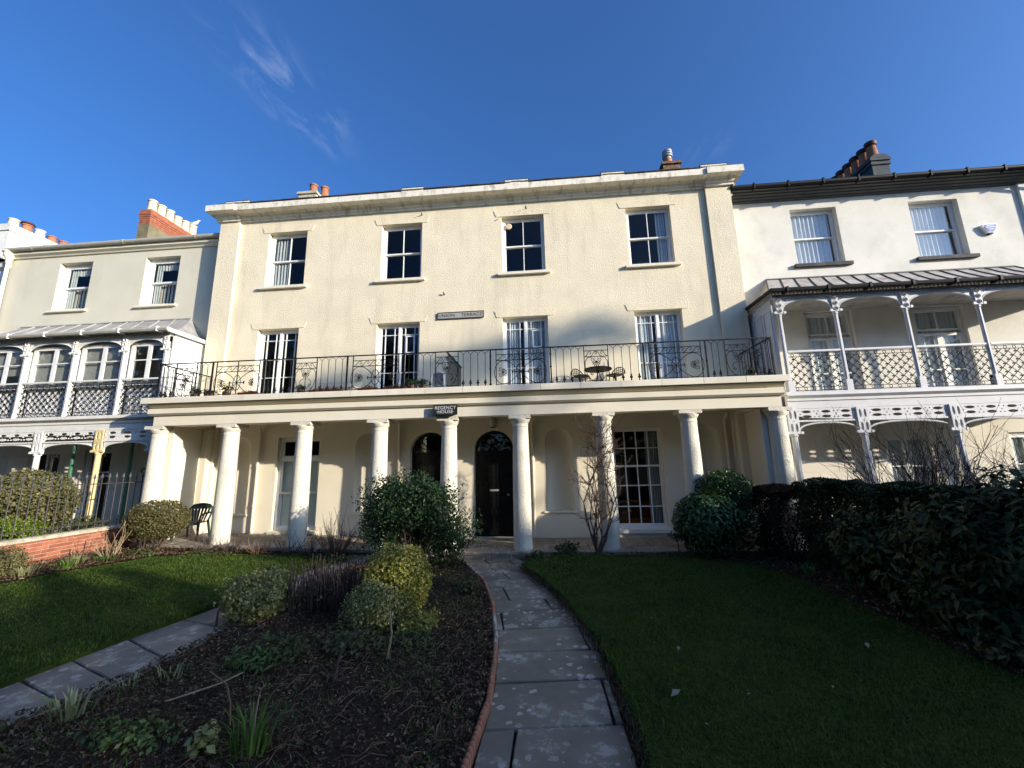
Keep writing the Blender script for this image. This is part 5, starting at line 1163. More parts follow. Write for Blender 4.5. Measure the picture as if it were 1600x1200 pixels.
# fallen pale leaves on the lawn
fl = [(3.96, -3.28), (3.56, -5.59), (3.42, -6.29), (3.63, -6.42), (3.35, -7.26), (3.94, -7.25), (4.68, -7.11), (5.55, -6.28), (3.45, -7.67), (2.76, -3.0)]
for i, (x, y) in enumerate(fl):
    o = leaves('fallen_leaf', [(x, y, 0.035)], [(random.uniform(-0.3, 0.3), -0.35, 1)], (0.03, 0.035, 0.03, 0.055, 0.085, 0.035, 0.045, 0.075, 0.035, 0.03)[i], 'fallen', None, 0.55, 0.15)
    tag(o, ('tiny pale leaf on the right lawn nearest the porch', 'small pale leaf on the right lawn halfway up by the path', 'small pale leaf near the lawn edge, left of a larger one', 'mid sized pale leaf on the lawn near the path', 'largest pale leaf lying on the lawn close to the path', 'small pale leaf right of the largest leaf on the lawn', 'small pale leaf in the middle of the lawn foreground', 'large pale leaf in the right half of the lawn', 'small leaf on the lawn nearest the viewer', 'tiny pale leaf on the lawn next to the top of the path')[i], 'leaf', 'fallen leaves on the right lawn')

# ------------------------------------------------------------------ brick boundary wall with iron railing
BW = thing('boundary_wall', (-8.2, -3.0, 0.0), 'low red brick garden wall with stone coping beneath iron railings at left', 'wall')
box('core', 'mortar', BW, -8.29, -8.11, -9.0, -1.02, -0.1, 0.585)
bh, bl = 0.075, 0.225
for j in range(9):
    z = -0.06 + j * bh; yq = -1.03 - (bl / 2 if j % 2 else 0); n = 0
    while yq > -7.2:
        shared(('bk', j % 2 == 0 and n % 4 == 0), 'brick', 'brick_red', lambda: MB().box(-0.008, 0.0, -bl + 0.010, 0.0, 0.0, bh - 0.010), BW, (-8.102 + random.uniform(-0.003, 0.004), yq, z)); yq -= bl; n += 1
yq = -1.0
while yq > -8.8:
    Ls = random.uniform(0.5, 0.8); MB().plate([[(-8.34, 0.588), (-8.06, 0.588), (-8.06, 0.64), (-8.10, 0.665), (-8.30, 0.665), (-8.34, 0.64)]], yq - Ls + 0.006, yq).build('coping_slab', 'coping_stone', BW); yq -= Ls
RG = thing('iron_railing', (-8.2, -3.0, 0.665), 'dark iron spearhead railing standing on the brick wall at left', 'railing')
def spear():
    return MB().tube([(0, 0, 0), (0, 0, 1.12)], 0.011, 5).tube([(0, 0, 1.10), (0, 0, 1.15), (0, 0, 1.25)], [0.012, 0.032, 0.002], 4)
yq = -1.15; n = 0
while yq > -7.6:
    shared('spear', 'bar', 'grey_iron', spear, RG, (-8.2, yq, 0.663)); yq -= 0.165; n += 1
MB().box(-8.215, -8.185, -7.7, -1.08, 1.655, 1.675).build('top_rail', 'grey_iron', RG); MB().box(-8.215, -8.185, -7.7, -1.08, 0.78, 0.80).build('bottom_rail', 'grey_iron', RG)
MB().tube([(-8.2, -1.1, 0.5), (-8.2, -1.1, 1.95), (-8.2, -1.16, 2.02), (-8.2, -1.22, 1.98), (-8.2, -1.20, 1.90)], 0.02, 6).build('end_post', 'grey_iron', RG)

# ------------------------------------------------------------------ unseen trees across the road that shade the garden and screen low sky
def oak(x, y, top, bot, rx, N, label, size=0.55, ry=2.2):
    t = thing('oak_tree', (x, y, -0.17), label, 'tree', 'evergreen trees across the road')
    mb = MB(); branch(mb, (x, y, -0.2), (0, 0, 1), bot + 1.0, 0.32, 0, n=8)
    for k in range(7): branch(mb, (x, y, bot - 0.5 + 0.3 * k), (random.uniform(-1, 1), random.uniform(-1, 1), 0.8), (top - bot) * 0.35, 0.13, 2, 0.6, (2, 3), 0.2)
    mb.build('trunk', 'bark', t)
    c = (x, y, (top + bot) / 2); p, n = blob(c, (rx, ry, (top - bot) / 2), N, 0.55, 0.16)
    leaves('crown', p, n, size, 'leaf_oak', t, 0.7, 1.0)
    return t
TREES = [(14.0, 9.6, 3.9), (19.5, 9.9, 4.0), (25.0, 10.1, 3.8), (29.8, 10.2, 3.0), (34.0, 10.9, 3.4), (38.5, 11.3, 3.4), (43.0, 12.9, 3.4), (47.6, 13.5, 3.6), (52.5, 13.3, 3.8), (58.0, 13.0, 4.0)]
TREES = [(-44.0, 12.5, 4.2), (-37.5, 13.2, 4.2), (-31.0, 12.2, 4.2), (-24.5, 13.4, 4.2), (-18.0, 12.6, 4.2), (-11.5, 13.3, 4.2), (-5.0, 12.4, 4.2), (1.5, 12.9, 4.2), (8.0, 11.5, 4.0)] + TREES  # left half of the row, added to cut sky fill on the porch
ORD = ('first', 'second', 'third', 'fourth', 'fifth', 'sixth', 'seventh', 'eighth', 'ninth', 'tenth', 'eleventh', 'twelfth', 'thirteenth', 'fourteenth', 'fifteenth', 'sixteenth', 'seventeenth', 'eighteenth', 'nineteenth')
for i, (x, top, rx) in enumerate(TREES):
    oak(x, -20.0 + random.uniform(-0.5, 0.5), top, 1.8, rx, {29.8: 1000, 25.0: 1500}.get(x, 2600), 'unseen dense evergreen oak across the road behind the viewer, %s along the row from the left' % ORD[i])
t = thing('pine_tree', (45.0, -22.5, -0.17), 'tall flat topped pine across the road behind the evergreen oaks', 'tree')
mb = MB(); mb.tube([(45.5, -22.5, -0.2), (45.4, -22.5, 9), (45.0, -22.5, 17.2)], [0.3, 0.22, 0.08], 8)
for k in range(7): branch(mb, (45.1, -22.5, 15.5 + 0.2 * k), (random.uniform(-1, 1), random.uniform(-0.5, 0.5), 0.3), 2.0, 0.07, 1, 0.5)
mb.build('trunk', 'bark', t)
p1, n1 = blob((47.0, -22.5, 18.55), (3.0, 1.6, 0.55), 260, 0.4, 0.2); p2, n2 = blob((50.2, -22.5, 19.3), (1.8, 1.4, 0.5), 120, 0.4, 0.2); p3, n3 = blob((43.5, -22.5, 18.0), (2.2, 1.4, 0.4), 120, 0.4, 0.2)
leaves('crown', np.concatenate([p1, p2, p3]), np.concatenate([n1, n2, n3]), 0.5, 'leaf_oak', t, 0.6, 1.0)

# ------------------------------------------------------------------ shrubs and plants
def cat_blobs(specs, shell=0.72, bumps=0.12, zmin=None, flat=1.0, dens=1.0):
    P, Nn = [], []
    for c, r, N in specs:
        N = int(N * dens)
        p, n = blob(c, r, N, shell, bumps, zmin, flat); P.append(p); Nn.append(n)
    return np.concatenate(P), np.concatenate(Nn)
def stems(mb, base, n, h, r0, spread, rad=0.006, lean=0.25, depth=0, up=0.4):
    for _ in range(n):
        a = random.uniform(0, 2 * PI); q = random.random() ** 0.5 * r0
        p = V((base[0] + q * math.cos(a), base[1] + q * math.sin(a), base[2] - 0.03)); d = V((math.cos(a) * lean * (q / max(r0, 1e-3) + 0.3), math.sin(a) * lean * (q / max(r0, 1e-3) + 0.3), 1))
        branch(mb, p, d, h * random.uniform(0.6, 1.1) / (1 + 0.55 * depth), rad, depth, spread, (1, 3), up)
def bush(name, base, specs, size, m, label, cat='shrub', aspect=0.5, jit=0.8, bark='bark', trunk=None, zmin=None, bumps=0.12, shell=0.72, sprigs=0, flat=1.0, group=None, fold=0.25, svar=0.35, fine=False):
    t = thing(name, base, label, cat, group)
    p, n = cat_blobs(specs, shell, bumps, zmin, flat, 2.3)
    if sprigs:        # shoots that break the outline
        idx = rng.integers(0, len(p), sprigs); P2, N2 = [], []
        for i in idx:
            d = n[i] + rng.normal(0, 0.35, 3) + np.array([0, 0, 0.35]); d /= np.linalg.norm(d)
            for k in range(7): P2.append(p[i] + d * k * size * 0.55 + rng.normal(0, size * 0.22, 3)); N2.append(rng.normal(0, 1, 3))
        p = np.concatenate([p, P2]); n = np.concatenate([n, N2])
    fine_leaves('foliage', p, n, size, m, t, aspect, jit) if fine else leaves('foliage', p, n, size, m, t, aspect, jit, fold, svar=svar)
    mb = MB()
    c0, r0, _ = specs[0]
    k, h, sp, rad = trunk or (6, max(0.2, c0[2] + r0[2] * 0.5 - base[2]), 0.5, 0.012)
    stems(mb, base, k, h, r0[0] * 0.25, sp, rad, 0.6, 2, 0.3)
    mb.build('stem', bark, t)
    return t
bush('evergreen_shrub', (-0.35, -2.9, -0.1), [((-0.50, -2.9, 1.18), (0.92, 0.62, 0.62), 4600), ((-0.85, -2.95, 0.85), (0.60, 0.5, 0.55), 1500), ((0.05, -2.8, 0.9), (0.58, 0.5, 0.70), 2000), ((0.25, -2.65, 0.42), (0.48, 0.4, 0.55), 1200), ((-1.15, -2.8, 0.42), (0.42, 0.35, 0.32), 170), ((0.72, -2.5, 0.62), (0.30, 0.25, 0.45), 170)], 0.060, 'leaf_dark', 'tall dark green evergreen shrub in front of the porch between the doors', sprigs=150, bumps=0.2, shell=0.6, flat=0.85, trunk=(14, 1.3, 0.5, 0.016))
bush('variegated_shrub', (0.2, -5.3, -0.1), [((0.21, -5.28, 0.36), (0.50, 0.45, 0.50), 5600)], 0.040, 'leaf_variegated', 'yellow green variegated dome shaped shrub, tallest in the middle bed', aspect=0.6, sprigs=40, bumps=0.07)
bush('variegated_shrub', (0.05, -5.75, -0.1), [((0.10, -5.72, 0.14), (0.40, 0.32, 0.36), 3000)], 0.036, 'leaf_variegated_pale', 'pale silvery variegated shrub growing low against the front of the tall dome', aspect=0.6, sprigs=50, bumps=0.12)
bush('variegated_shrub', (0.66, -5.85, -0.1), [((0.68, -5.82, 0.02), (0.24, 0.2, 0.15), 900)], 0.040, 'leaf_variegated', 'small yellowish variegated tuft at the right foot of the dome shrub', aspect=0.6, sprigs=30, bumps=0.15)
bush('variegated_shrub', (-1.66, -5.5, -0.06), [((-1.66, -5.48, 0.22), (0.44, 0.38, 0.34), 3600), ((-1.55, -5.4, 0.36), (0.28, 0.28, 0.22), 900)], 0.042, 'leaf_variegated_pale', 'pale variegated round shrub beside the left flagged path', aspect=0.6, sprigs=90, bumps=0.14)
# cut-back hydrangea stems
t = thing('bare_stem_clump', (-0.85, -5.1, -0.1), 'clump of upright bare brown stems between the variegated shrubs', 'shrub')
mb = MB()
for _ in range(190):
    x, y = random.uniform(-1.32, -0.40), random.uniform(-5.45, -4.75); h = random.uniform(0.38, 0.66)
    mb.tube([(x, y, -0.08), (x + random.uniform(-0.03, 0.03), y, h * 0.5), (x + random.uniform(-0.08, 0.08), y + random.uniform(-0.05, 0.05), h)], [0.007, 0.006, 0.004], 4)
for _ in range(5): branch(mb, (random.uniform(-1.2, -0.5), -5.3, 0.0), (random.uniform(-0.6, 0.6), -0.6, 0.8), 0.55, 0.006, 0)
mb.build('stem', 'dry_stem_grey', t)
p, n = blob((-0.85, -5.2, 0.08), (0.5, 0.35, 0.2), 500, 0.2); leaves('dead_leaf_mass', p, n, 0.06, 'litter', t, 0.5)['kind'] = 'stuff'
# clipped bush and chair by the left porch column
bush('clipped_shrub', (-6.85, -1.95, 0.06), [((-6.86, -1.9, 0.80), (0.70, 0.58, 0.46), 5200), ((-6.95, -1.9, 0.55), (0.6, 0.5, 0.25), 500)], 0.045, 'leaf_box', 'rounded clipped brownish green shrub beside the green plastic chair', aspect=0.55, bumps=0.05, shell=0.78, trunk=(7, 0.75, 0.6, 0.02))
bush('clipped_shrub', (-10.9, -1.5, 0.1), [((-10.95, -1.5, 1.15), (1.05, 0.85, 0.88), 7500)], 0.075, 'leaf_olive', 'large rounded olive green shrub behind the railings at far left', aspect=0.55, bumps=0.06, shell=0.8)
bush('low_hedge', (-9.9, -2.6, 0.1), [((-9.9, -2.6, 0.55), (1.0, 0.35, 0.42), 2600)], 0.055, 'leaf_lime', 'low bright lime green hedge below the large rounded shrub', 'hedge', bumps=0.08, shell=0.6, flat=0.6)
bush('leafy_shrub', (-8.6, -2.1, 0.1), [((-8.75, -1.9, 0.62), (0.4, 0.4, 0.28), 900)], 0.06, 'leaf_mid', 'small grey green shrub just behind the railings near the green pole', bumps=0.15)
bush('leafy_shrub', (-7.55, -4.3, 0.05), [((-7.55, -4.15, 0.34), (0.36, 0.35, 0.30), 1300)], 0.045, 'leaf_olive', 'small round shrub in the border at the left edge of the picture', bumps=0.12)
# twiggy shrubs along the left porch
TW = [(-5.62, 0.50, 34, 'dry_stem_grey', 'bare twiggy shrub at the foot of the second column from the left'), (-4.92, 0.38, 55, 'dry_stem_grey', 'low dark twiggy shrub between the second and third columns'), (-4.28, 0.34, 55, 'dry_stem', 'low reddish twiggy shrub left of the third column'), (-3.55, 0.42, 30, 'dry_stem_grey', 'thin bare shrub right in front of the third column'), (-3.05, 0.46, 26, 'dry_stem_grey', 'thin bare shrub just right of the third column'), (-2.40, 0.72, 110, 'dry_stem', 'dense tan fountain shaped bare shrub left of the fourth column')]
for x, h, n, m, lab in TW:
    t = thing('twiggy_shrub', (x, -1.92, gz(x) + 0.05), lab, 'shrub', 'bare shrubs along the left porch')
    mb = MB(); stems(mb, (x, -1.92, gz(x) + 0.06), n // 2, h * 1.25, 0.12, 0.5, 0.007, 0.9 if n < 100 else 0.65, 1, 0.3); mb.build('stem', m, t)
# right-hand side: laurels, hedges, viburnum
bush('laurel_shrub', (5.62, -2.15, -0.05), [((5.60, -2.12, 0.70), (0.68, 0.50, 0.58), 2600), ((5.55, -2.1, 0.25), (0.48, 0.36, 0.3), 400)], 0.10, 'leaf_laurel', 'glossy dark laurel ball at the foot of the eighth column', aspect=0.42, bumps=0.06, shell=0.75, jit=0.5, fine=True)
bush('domed_shrub', (6.2, -1.7, -0.05), [((6.16, -1.72, 1.22), (0.62, 0.42, 0.50), 3200), ((6.4, -1.8, 0.6), (0.5, 0.36, 0.55), 1200)], 0.06, 'leaf_laurel', 'darker domed evergreen shrub behind the glossy laurel ball', aspect=0.5, bumps=0.07, shell=0.75)
def hedge(name, x0, x1, y0, y1, z0, z1, N, size, m, label, bark='bark'):
    t = thing(name, ((x0 + x1)/2, (y0 + y1)/2, z0), label, 'hedge')
    k = rng.integers(0, 12, N); u = rng.random((N, 3)); e = rng.random(N) ** 2 * 0.18
    P = np.column_stack([x0 + (x1 - x0) * u[:, 0], y0 + (y1 - y0) * u[:, 1], z0 + (z1 - z0) * u[:, 2]]); Nn = np.zeros((N, 3))
    f = k < 4; P[f, 0] = x0 + e[f]; Nn[f, 0] = -1; f = (k >= 4) & (k < 8); P[f, 2] = z1 - e[f]; Nn[f, 2] = 1; f = k == 8; P[f, 1] = y0 + e[f]; Nn[f, 1] = -1; f = (k >= 9); P[f, 0] = x1 - e[f]; Nn[f, 0] = 1
    P += np.column_stack([0.05 * np.sin(P[:, 1] * 5 + P[:, 2] * 7), 0.04 * np.sin(P[:, 0] * 6), 0.05 * np.sin(P[:, 1] * 4 + P[:, 0] * 5) + 0.03 * np.sin(P[:, 1] * 11)])
    leaves('foliage', P, Nn, size, m, t, 0.5, 0.7)
    mb = MB()
    for i in range(int((y1 - y0) / 0.22)): branch(mb, ((x0 + x1)/2 + random.uniform(-0.2, 0.2), y0 + 0.1 + i * 0.22, z0), (random.uniform(-0.4, 0.4), random.uniform(-0.3, 0.3), 1), (z1 - z0) * 0.5, 0.014, 2, 0.5, (2, 3), 0.2)
    mb.build('stem', bark, t)
    return t
hedge('clipped_hedge', 6.72, 7.75, -2.65, -1.76, -0.05, 1.33, 20000, 0.05, 'leaf_hedge_brown', 'brown twiggy end of the clipped hedge right of the laurels', 'dry_stem_grey')
hedge('clipped_hedge', 7.0, 7.85, -6.4, -2.66, -0.05, 1.46, 62000, 0.056, 'leaf_hedge', 'long dark green clipped hedge running toward the viewer at right')
bush('viburnum_shrub', (7.3, -5.7, -0.05), [((7.35, -6.15, 0.85), (0.95, 1.15, 0.85), 2600), ((7.05, -4.75, 0.62), (0.62, 0.75, 0.58), 1200), ((6.95, -5.8, 0.30), (0.5, 0.9, 0.36), 800), ((7.9, -6.8, 0.9), (0.9, 1.0, 0.85), 1500)], 0.125, 'leaf_viburnum', 'large shaded shrub with long leathery leaves at the right edge', aspect=0.36, bumps=0.22, shell=0.66, jit=0.5, fine=True, trunk=(10, 1.2, 0.6, 0.014))
for (x, y, h, n, lab) in ((9.6, -2.3, 2.75, 26, 'spreading bare shrub with a few yellow leaves in front of the right veranda'), (11.9, -2.2, 2.7, 30, 'dense bare twiggy shrub at the far right below the veranda')):
    t = thing('bare_shrub', (x, y, -0.1), lab, 'shrub')
    mb = MB(); tips = []
    for _ in range(n):
        a = random.uniform(0, 2 * PI); branch(mb, (x + 0.15 * math.cos(a), y + 0.15 * math.sin(a), -0.1), (0.55 * math.cos(a), 0.4 * math.sin(a), 1.0), h * 0.42, 0.016, 3, 0.55, (2, 3), 0.15, 4, tips)
    mb.build('stem', 'bark', t)
    pts = [tuple(p) for p, d in random.sample(tips, 60)]; leaves('remaining_leaves', pts, rng.normal(0, 1, (60, 3)), 0.07, 'rose_leaf', t, 0.6)
# climbing rose on the seventh column
t = thing('climbing_rose', (3.42, -1.78, -0.05), 'bare climbing rose trained up the seventh column left of the paned window', 'climber')
mb = MB(); tips = []
for k in range(13):
    x = 3.36 + random.uniform(-0.05, 0.05); path = [V((x, -1.80, -0.05))]; d = V((random.uniform(-0.12, 0.30), random.uniform(-0.1, 0.02), 1))
    for i in range(7):
        d = (d * 0.6 + V((random.uniform(-0.55, 0.55) + (3.62 - path[-1].x) * 0.5, random.uniform(-0.06, 0.06), 0.55))).normalized(); q = path[-1] + d * 0.38
        q.x = min(max(q.x, 3.05), 3.95); q.y = min(max(q.y, -1.98), -1.68); path.append(q)
        if i > 0:
            for _ in range(2): branch(mb, q, (random.uniform(-1, 1), random.uniform(-0.35, 0.1), random.uniform(0.1, 0.9)), 0.26, 0.006, 2, 0.7, (1, 3), 0.1, 4, tips)
    mb.tube(path, [0.018, 0.016, 0.014, 0.012, 0.010, 0.008, 0.007, 0.005], 5)
mb.build('stem', 'dry_stem_grey', t)
pts = [tuple(p) for p, d in random.sample(tips, min(len(tips), 60))]; leaves('leaf_cluster', pts, rng.normal(0, 1, (len(pts), 3)), 0.06, 'rose_leaf', t, 0.6)['kind'] = 'stuff'
# ground plants
def tuft(name, base, n, h, w, r, lean, m, label, cat='plant', group=None):
    a = rng.uniform(0, 2 * PI, n); q = rng.random(n) ** 0.5 * r
    B = np.column_stack([base[0] + q * np.cos(a), base[1] + q * np.sin(a), np.full(n, base[2])]); out = np.column_stack([np.cos(a), np.sin(a), np.zeros(n)])
    t = thing(name, base, label, cat, group)
    blades('blade_tuft', B, h * rng.uniform(0.5, 1.1, n), w * rng.uniform(0.7, 1.2, n), lean, m, t, out)['kind'] = 'stuff'
    return t
def rosette(name, base, specs, size, m, label, aspect=0.6, cat='plant', group=None):
    t = thing(name, base, label, cat, group); p, n = cat_blobs(specs, 0.5, 0.15, base[2]); n[:, 2] = np.abs(n[:, 2]) + 0.4
    leaves('foliage', p, n, size, m, t, aspect, 0.6); mb = MB(); stems(mb, base, 4, specs[0][1][2] * 1.2, 0.05, 0.5, 0.005, 0.8, 1); mb.build('stem', 'bark', t)
    return t
tuft('iris_clump', (0.16, -7.98, -0.06), 70, 0.34, 0.016, 0.12, 0.55, 'blade_green', 'green strap leaved iris clump at the bottom edge of the middle bed')
tuft('iris_clump', (-1.62, -7.70, -0.02), 46, 0.24, 0.020, 0.14, 0.95, 'blade_pale', 'pale green strap leaved clump beside the lower left path')
tuft('leaf_tuft', (-1.35, -7.06, -0.03), 22, 0.14, 0.014, 0.12, 0.6, 'blade_pale', 'pale shoots above the pale fallen cane in the middle bed')
tuft('leaf_tuft', (-1.55, -7.28, -0.03), 20, 0.11, 0.014, 0.12, 0.7, 'blade_pale', 'small grey shoots between the cane and the left path')
rosette('leafy_plant', (-1.75, -8.35, -0.03), [((-1.75, -8.3, 0.05), (0.3, 0.25, 0.12), 200)], 0.10, 'leaf_mid', 'broad leaved plant in the bottom left corner', 0.35)
rosette('leafy_plant', (-0.75, -7.95, -0.03), [((-0.8, -7.95, 0.02), (0.45, 0.22, 0.09), 420)], 0.045, 'leaf_fern', 'low mat of small green leaves near the bottom left')
rosette('leafy_plant', (-0.14, -8.05, -0.03), [((-0.16, -8.03, 0.03), (0.12, 0.12, 0.10), 90)], 0.07, 'leaf_variegated_pale', 'small grey green rosette left of the iris clump', 0.65)
rosette('leafy_plant', (-0.25, -6.55, -0.02), [((-0.55, -6.6, 0.06), (0.45, 0.35, 0.14), 420), ((0.1, -6.4, 0.08), (0.5, 0.35, 0.14), 420)], 0.055, 'leaf_mid', 'wide sprawl of low green leaves in front of the variegated shrubs', 0.55)
rosette('leafy_plant', (-0.62, -6.9, -0.02), [((-0.7, -6.85, 0.05), (0.3, 0.22, 0.12), 240)], 0.075, 'leaf_fern', 'brighter green ferny leaves left of the dead stalk', 0.35)
rosette('leafy_plant', (0.75, -6.3, -0.02), [((0.75, -6.3, 0.04), (0.45, 0.35, 0.10), 320)], 0.05, 'leaf_fern', 'thin grey green weeds right of the low green leaves', 0.3)
rosette('leafy_plant', (1.08, -4.2, -0.03), [((1.02, -4.2, 0.03), (0.22, 0.3, 0.10), 260)], 0.05, 'leaf_mid', 'small weed by the terracotta edging halfway along the path')
rosette('heather_plant', (0.62, -3.9, -0.03), [((0.6, -3.9, 0.05), (0.35, 0.4, 0.14), 700)], 0.03, 'leaf_box', 'low brownish heather right of the dome shrub', 0.3)
rosette('leafy_plant', (2.72, -1.85, 0.0), [((2.72, -1.82, 0.10), (0.30, 0.16, 0.16), 240)], 0.10, 'leaf_mid', 'broad leaved plant in front of the niche right of the doors', 0.5)
rosette('leafy_plant', (2.05, -2.1, -0.02), [((2.08, -2.08, 0.05), (0.20, 0.12, 0.09), 120)], 0.07, 'leaf_mid', 'small leafy plant at the foot of the sixth column', 0.5)
t = thing('young_shrub', (5.02, -1.9, -0.02), 'small standard shrub with one thin stem below the paned window', 'shrub')
mb = MB(); mb.tube([(5.02, -1.9, -0.03), (5.03, -1.9, 0.15), (5.0, -1.9, 0.32)], 0.012, 6)
for k in range(5): branch(mb, (5.0, -1.9, 0.25), (random.uniform(-1, 1), random.uniform(-0.5, 0.5), 0.5), 0.14, 0.006, 1)
mb.build('stem', 'bark', t); p, n = blob((5.02, -1.9, 0.36), (0.22, 0.18, 0.10), 90, 0.3); leaves('foliage', p, n, 0.08, 'leaf_mid', t, 0.35)
tuft('grass_tuft', (6.62, -3.55, -0.02), 60, 0.26, 0.010, 0.06, 0.8, 'blade_green', 'yellow green grassy tuft under the right hedge')
tuft('strap_plant', (6.75, -3.1, -0.02), 20, 0.20, 0.012, 0.10, 1.0, 'blade_pale', 'thin pale stems lying under the right hedge')
rosette('leafy_plant', (6.55, -6.6, -0.02), [((6.6, -6.55, 0.10), (0.22, 0.35, 0.14), 240)], 0.07, 'leaf_mid', 'low leafy plant at the edge of the lawn below the big leathery shrub', 0.5)
def weeds(N, poly, h, m, label):
    P = sample(poly, N * 3); P = P[(np.sin(P[:, 0] * 4.1 + 1) * np.sin(P[:, 1] * 3.3 + 2) + rng.normal(0, 0.25, len(P))) > 0.1][:N]
    B = np.column_stack([P, [zc(x) + 0.03 + 0.018 * rnoise(x, y) for x, y in P]])
    tag(blades('weeds', B, rng.uniform(0.4, 1.0, len(B)) * h, rng.uniform(0.004, 0.010, len(B)), 1.1, m), label, 'weeds', kind='stuff')
mid = [(-1.7, -8.6), (1.55, -8.6), (1.55, -6.4), (1.2, -4.4), (0.9, -3.4), (0.2, -5.9), (-1.5, -6.2)]
weeds(2600, mid, 0.11, 'blade_green', 'thin green weeds scattered over the middle bed')
weeds(3200, mid, 0.12, 'litter', 'dead grass and straw scattered over the middle bed')
p = sample(mid, 1500); p = p[(np.sin(p[:, 0] * 5 + 2) * np.sin(p[:, 1] * 4.3)) > 0.25]
tag(leaves('ground_cover', np.column_stack([p, [zc(x) + 0.085 for x in p[:, 0]]]), np.tile([0, 0, 1.0], (len(p), 1)), 0.04, 'leaf_mid', None, 0.6, 0.5), 'small creeping leaves in patches over the middle bed', 'ground cover', kind='stuff')
# border plants under the brick wall
BP = [(-7.15, -4.1, 'blade_pale', 0.22, 'pale strappy clump in the left border nearest the picture edge'), (-7.0, -3.55, 'blade_green', 0.18, 'low green strappy clump in the left border'), (-7.25, -3.2, 'blade_pale', 0.26, 'yellow green strappy clump against the brick wall'), (-6.85, -2.95, 'blade_green', 0.15, 'small green clump at the lawn edge below the brick wall')]
for x, y, m, h, lab in BP: tuft('strap_plant', (x, y, gz(x) + 0.07), 70, h, 0.014, 0.2, 0.8, m, lab)
rosette('leafy_plant', (-6.6, -2.4, 0.08), [((-6.7, -2.4, 0.15), (0.5, 0.3, 0.10), 500)], 0.05, 'leaf_mid', 'dark low leaves below the clipped round shrub')
rosette('leafy_plant', (-5.2, -2.15, 0.05), [((-5.3, -2.15, 0.09), (0.7, 0.15, 0.08), 450)], 0.05, 'leaf_mid', 'low green edging leaves at the foot of the left porch columns')
rosette('leafy_plant', (-2.3, -2.2, 0.0), [((-2.25, -2.2, 0.03), (0.55, 0.2, 0.08), 500)], 0.045, 'leaf_fern', 'bright low leaves below the tan fountain shaped shrub')
t = thing('dead_plant', (-7.0, -2.75, 0.1), 'tall straw coloured dead plant in front of the brick wall', 'plant')
mb = MB(); stems(mb, (-7.0, -2.75, 0.1), 12, 0.75, 0.08, 0.6, 0.007, 0.5, 1); mb.build('stem', 'pale_stem', t)
t = thing('dead_plant', (-7.45, -3.1, 0.1), 'short dark red branching stump against the brick wall', 'plant')
mb = MB(); stems(mb, (-7.45, -3.1, 0.1), 3, 0.42, 0.03, 0.7, 0.018, 0.6, 1); mb.tube([(-7.35, -3.0, 0.1), (-7.33, -3.0, 0.52)], 0.012, 5); mb.build('stem', 'dry_stem_grey', t)
# stalks in the middle bed
def stalk(name, pts, r, m, label, cat='stem'):
    t = thing(name, pts[0], label, cat); k = len(pts); MB().tube(pts, [r * (1 - 0.5 * i / k) for i in range(k)], 5).build('stalk', m, t)
    mb = MB(); branch(mb, pts[-1], (0.5, 0, 0.6), 0.06, r * 0.5, 1); mb.build('side_shoot', m, t)
stalk('cut_cane', [(-1.17, -7.62, -0.03), (-0.95, -7.45, -0.015), (-0.72, -7.22, 0.0), (-0.62, -7.05, 0.02)], 0.008, 'pale_stem', 'long pale cane lying across the soil at left', 'cane')
stalk('dead_stalk', [(-0.21, -7.72, -0.05), (-0.24, -7.70, 0.10), (-0.30, -7.68, 0.22), (-0.42, -7.66, 0.27), (-0.47, -7.66, 0.30)], 0.009, 'dry_stem', 'thin reddish stalk bent over at the top near the bottom edge')
stalk('dead_stalk', [(0.12, -7.9, -0.05), (0.12, -7.9, 0.12), (0.14, -7.9, 0.28)], 0.008, 'pale_stem', 'straight tan stalk rising out of the iris clump')
stalk('dead_stalk', [(0.28, -7.05, -0.05), (0.30, -7.0, 0.15), (0.36, -6.95, 0.30), (0.55, -6.9, 0.36)], 0.014, 'dry_stem_grey', 'forked grey woody stalk in the centre of the bed')
stalk('dead_stalk', [(0.62, -6.6, -0.05), (0.66, -6.6, 0.2), (0.63, -6.6, 0.42)], 0.014, 'pale_stem', 'tan split stem standing left of the thin weeds')
stalk('dead_stalk', [(-2.0, -5.75, -0.05), (-2.0, -5.75, 0.05), (-1.99, -5.76, 0.12)], 0.016, 'dry_stem_grey', 'short stub of wood beside the left path')
t = thing('twig_heap', (0.9, -6.8, -0.03), 'thin dead twigs scattered over the right of the middle bed', 'twigs')
mb = MB()
for _ in range(320):
    x, y = random.uniform(-0.6, 1.55), random.uniform(-8.3, -5.0); a = random.uniform(0, PI); Lq = random.uniform(0.06, 0.25)
    if x < np.interp(y, [q[1] for q in pl], [q[0] for q in pl]) - 0.12: mb.tube([(x, y, -0.045), (x + Lq * 0.5 * math.cos(a), y + Lq * 0.5 * math.sin(a), -0.03 + random.uniform(0, 0.03)), (x + Lq * math.cos(a), y + Lq * math.sin(a), -0.045)], 0.003, 3)
tw = mb.build('twig_mass', 'dry_stem', t); tw['kind'] = 'stuff'

